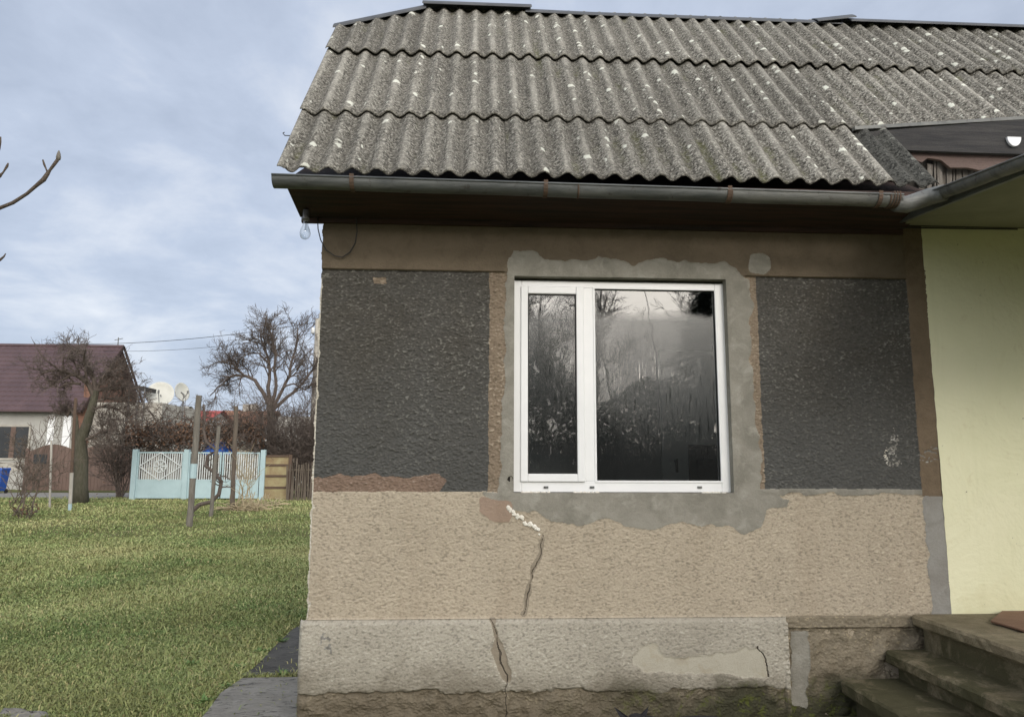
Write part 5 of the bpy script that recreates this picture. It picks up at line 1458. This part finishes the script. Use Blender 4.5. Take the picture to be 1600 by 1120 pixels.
# ------------------------------------------------------------------ near branch at the left edge: a young tree standing out of frame
rs = np.random.default_rng(2)
ty_ = -0.75
tm = empty('young_tree', (-2.0, ty_, 0), 'thick budding twigs of a near tree reaching in at the left edge', 'tree')
b = MB(); b.tube([(-2.0,ty_,0.0),(-1.98,ty_,1.0),(-2.02,ty_,1.9),(-1.97,ty_-0.02,2.6),(-2.0,ty_,3.3)], [0.05,0.042,0.033,0.024,0.012], 10); b.build('trunk', MAT['bark'], tm, smooth=True)
b = MB()
def tw(pix, r, y=ty_, pre=None):
    pts = [at(a, c_, y) for a, c_ in pix]
    if pre is not None: pts = [np.array(pre, float)] + pts
    b.tube(pts, r, 9)
tw([(-60,345),(-20,334),(0,325),(20,317),(42,303),(57,290),(68,281),(74,272),(78,266),(84,258),(90,250)], [0.014,0.011,0.0105,0.0085,0.0085,0.0075,0.0085,0.011,0.0095,0.0065,0.0075,0.0080], pre=(-2.0,ty_,2.35))
tw([(76,273),(72,264),(69,257),(67,250)], [0.005,0.0035,0.005,0.0035])
tw([(-60,300),(-20,295),(0,276),(6,268),(11,260),(13,255)], [0.012,0.010,0.008,0.005,0.004,0.006,0.003], pre=(-2.0,ty_,2.5))
tw([(-40,260),(-8,250),(-2,232),(0,222),(1,214)], [0.012,0.009,0.008,0.0075,0.006,0.003], pre=(-2.0,ty_,2.6))
tw([(0,276),(2,272),(3,270)], [0.006,0.006,0.002])
tw([(-50,420),(-10,412),(0,406),(6,401),(9,396)], [0.012,0.008,0.006,0.006,0.004,0.002], pre=(-2.0,ty_,2.2))
b.build('branches', MAT['twig'], tm, smooth=True)
b = MB(); q = at(92,243,ty_); ax = at(92,236,ty_)-at(91,250,ty_)
b.lathe(at(91,251,ty_), [(0.001,0),(0.009,0.004),(0.011,0.016),(0.008,0.034),(0.0035,0.047),(0.0005,0.052)], 12, axis=ax); b.build('bud', MAT['post'], tm, smooth=True)

# ------------------------------------------------------------------ what the window mirrors: the far side of the garden
RY = -15.0
tf = empty('board_fence', (2, RY, 0), 'tall dark board fence across the garden, mirrored in the window', 'fence')
b = MB(); rs = np.random.default_rng(8)
for k in range(150):
    x = -9+k*0.17; b.box((x, RY+rs.uniform(-0.01,0.01), 0.0), (x+0.155, RY+0.03, 2.15+rs.uniform(-0.03,0.03)))
b.build('boards', MAT['picket'], tf)
b = MB(); b.box((-9, RY+0.035, 0.5), (16.5, RY+0.08, 0.6)); b.box((-9, RY+0.035, 1.7), (16.5, RY+0.08, 1.8)); b.build('rails', MAT['greywood'], tf)
rs = np.random.default_rng(77)
spr = dict(n=[12,6,4], len=[0.30,0.5,0.5], ahead=0.8, up=0.35, wob=0.14, grav=0.02, rr=0.5, rmin=0.010, start=0.25)
GT = [(-4.5,-22,8.5,'far left'),(-1.5,-21,9.0,'crooked'),(0.8,-22,8.6,'leaning'),(2.4,-20,8.0,'dense'),(3.6,-24,9.6,'broad'),(5.0,-23,8.8,'rounded'),(5.9,-29,9.6,'distant'),(6.9,-32,11.2,'slender'),(7.9,-31,11.0,'thin'),(9.6,-30,10.5,'tall'),(12.0,-23,9.5,'spreading'),(15.0,-22,9.0,'far right')]
for i_, (x, y, h, wd_) in enumerate(GT):
    t = tree_thing('garden_tree', wd_+' bare tree mirrored in the window, beyond the dark board fence', (x, y, 0), 'tree', 'bare trees mirrored in the window')
    thin = wd_ in ('slender', 'thin', 'distant', 'tall')
    trunk = wander((x,y,0), (0,0,1), h, 11, 0.045, 0.03, rs)
    b = MB(); b.tube(trunk, [(0.10 if thin else 0.15)*(1-0.08*k) for k in range(12)], 8); b.build('trunk', MAT['bark'], t)
    sp_ = dict(spr); sp_['n'] = [10,4,2] if thin else [24,9,5]; sp_['len'] = [0.16,0.5,0.5] if thin else [0.34,0.55,0.5]; sp_['start'] = 0.25
    b = MB(); grow(b, trunk[1:], 0.05, 0.015, 0, 3, rs, sp_); b.build('crown', MAT['twigd'], t)
t = tree_thing('conifer', 'dark conifer behind the board fence, mirrored in the top right of the window', (8.9, -20.5, 0), 'tree')
b = MB(); b.tube([(8.9,-20.5,0),(8.9,-20.5,8.2)], [0.2,0.02], 8); b.build('trunk', MAT['bark'], t)
b = MB()
for k in range(3600):
    u = rs.random()**0.8; z = 1.2+7.0*u; R_ = (1-u)*3.1+0.15; a = rs.uniform(0, 2*pi); r_ = R_*(0.35+0.65*rs.random())
    c = np.array((8.9+cos(a)*r_, -20.5+sin(a)*r_, z-0.25*r_)); d = np.array((cos(a), sin(a), -0.25+rs.normal(0,0.2)))*rs.uniform(0.15,0.35); s = np.array((-sin(a), cos(a), rs.normal(0,0.3)))*rs.uniform(0.03,0.07)
    b.add([c-d-s, c-d+s, c+d], [(0,1,2)])
b.build('crown', MAT['evergreen'], t)
# hedge thicket above the fence line
b = MB()
for k in range(34000):
    x = rs.uniform(-9, 16); h_ = 4.1+0.5*sin(x*0.9)+0.35*sin(x*2.3+1); z = rs.uniform(0.2, 1)**0.8*h_; y = -16.4+rs.normal(0, 0.5)
    c = np.array((x,y,z)); u = rs.normal(0,1,3); u /= np.linalg.norm(u); v = np.cross(u, rs.normal(0,1,3)); v /= np.linalg.norm(v); s = rs.uniform(0.05,0.14)
    b.add([c-u*s, c+v*s*0.5, c+u*s, c-v*s*0.5], [(0,1,2,3)])
tag(b.build('hedge', MAT['evergreen']), 'dark tangled hedge behind the board fence, mirrored in the window', 'hedge')
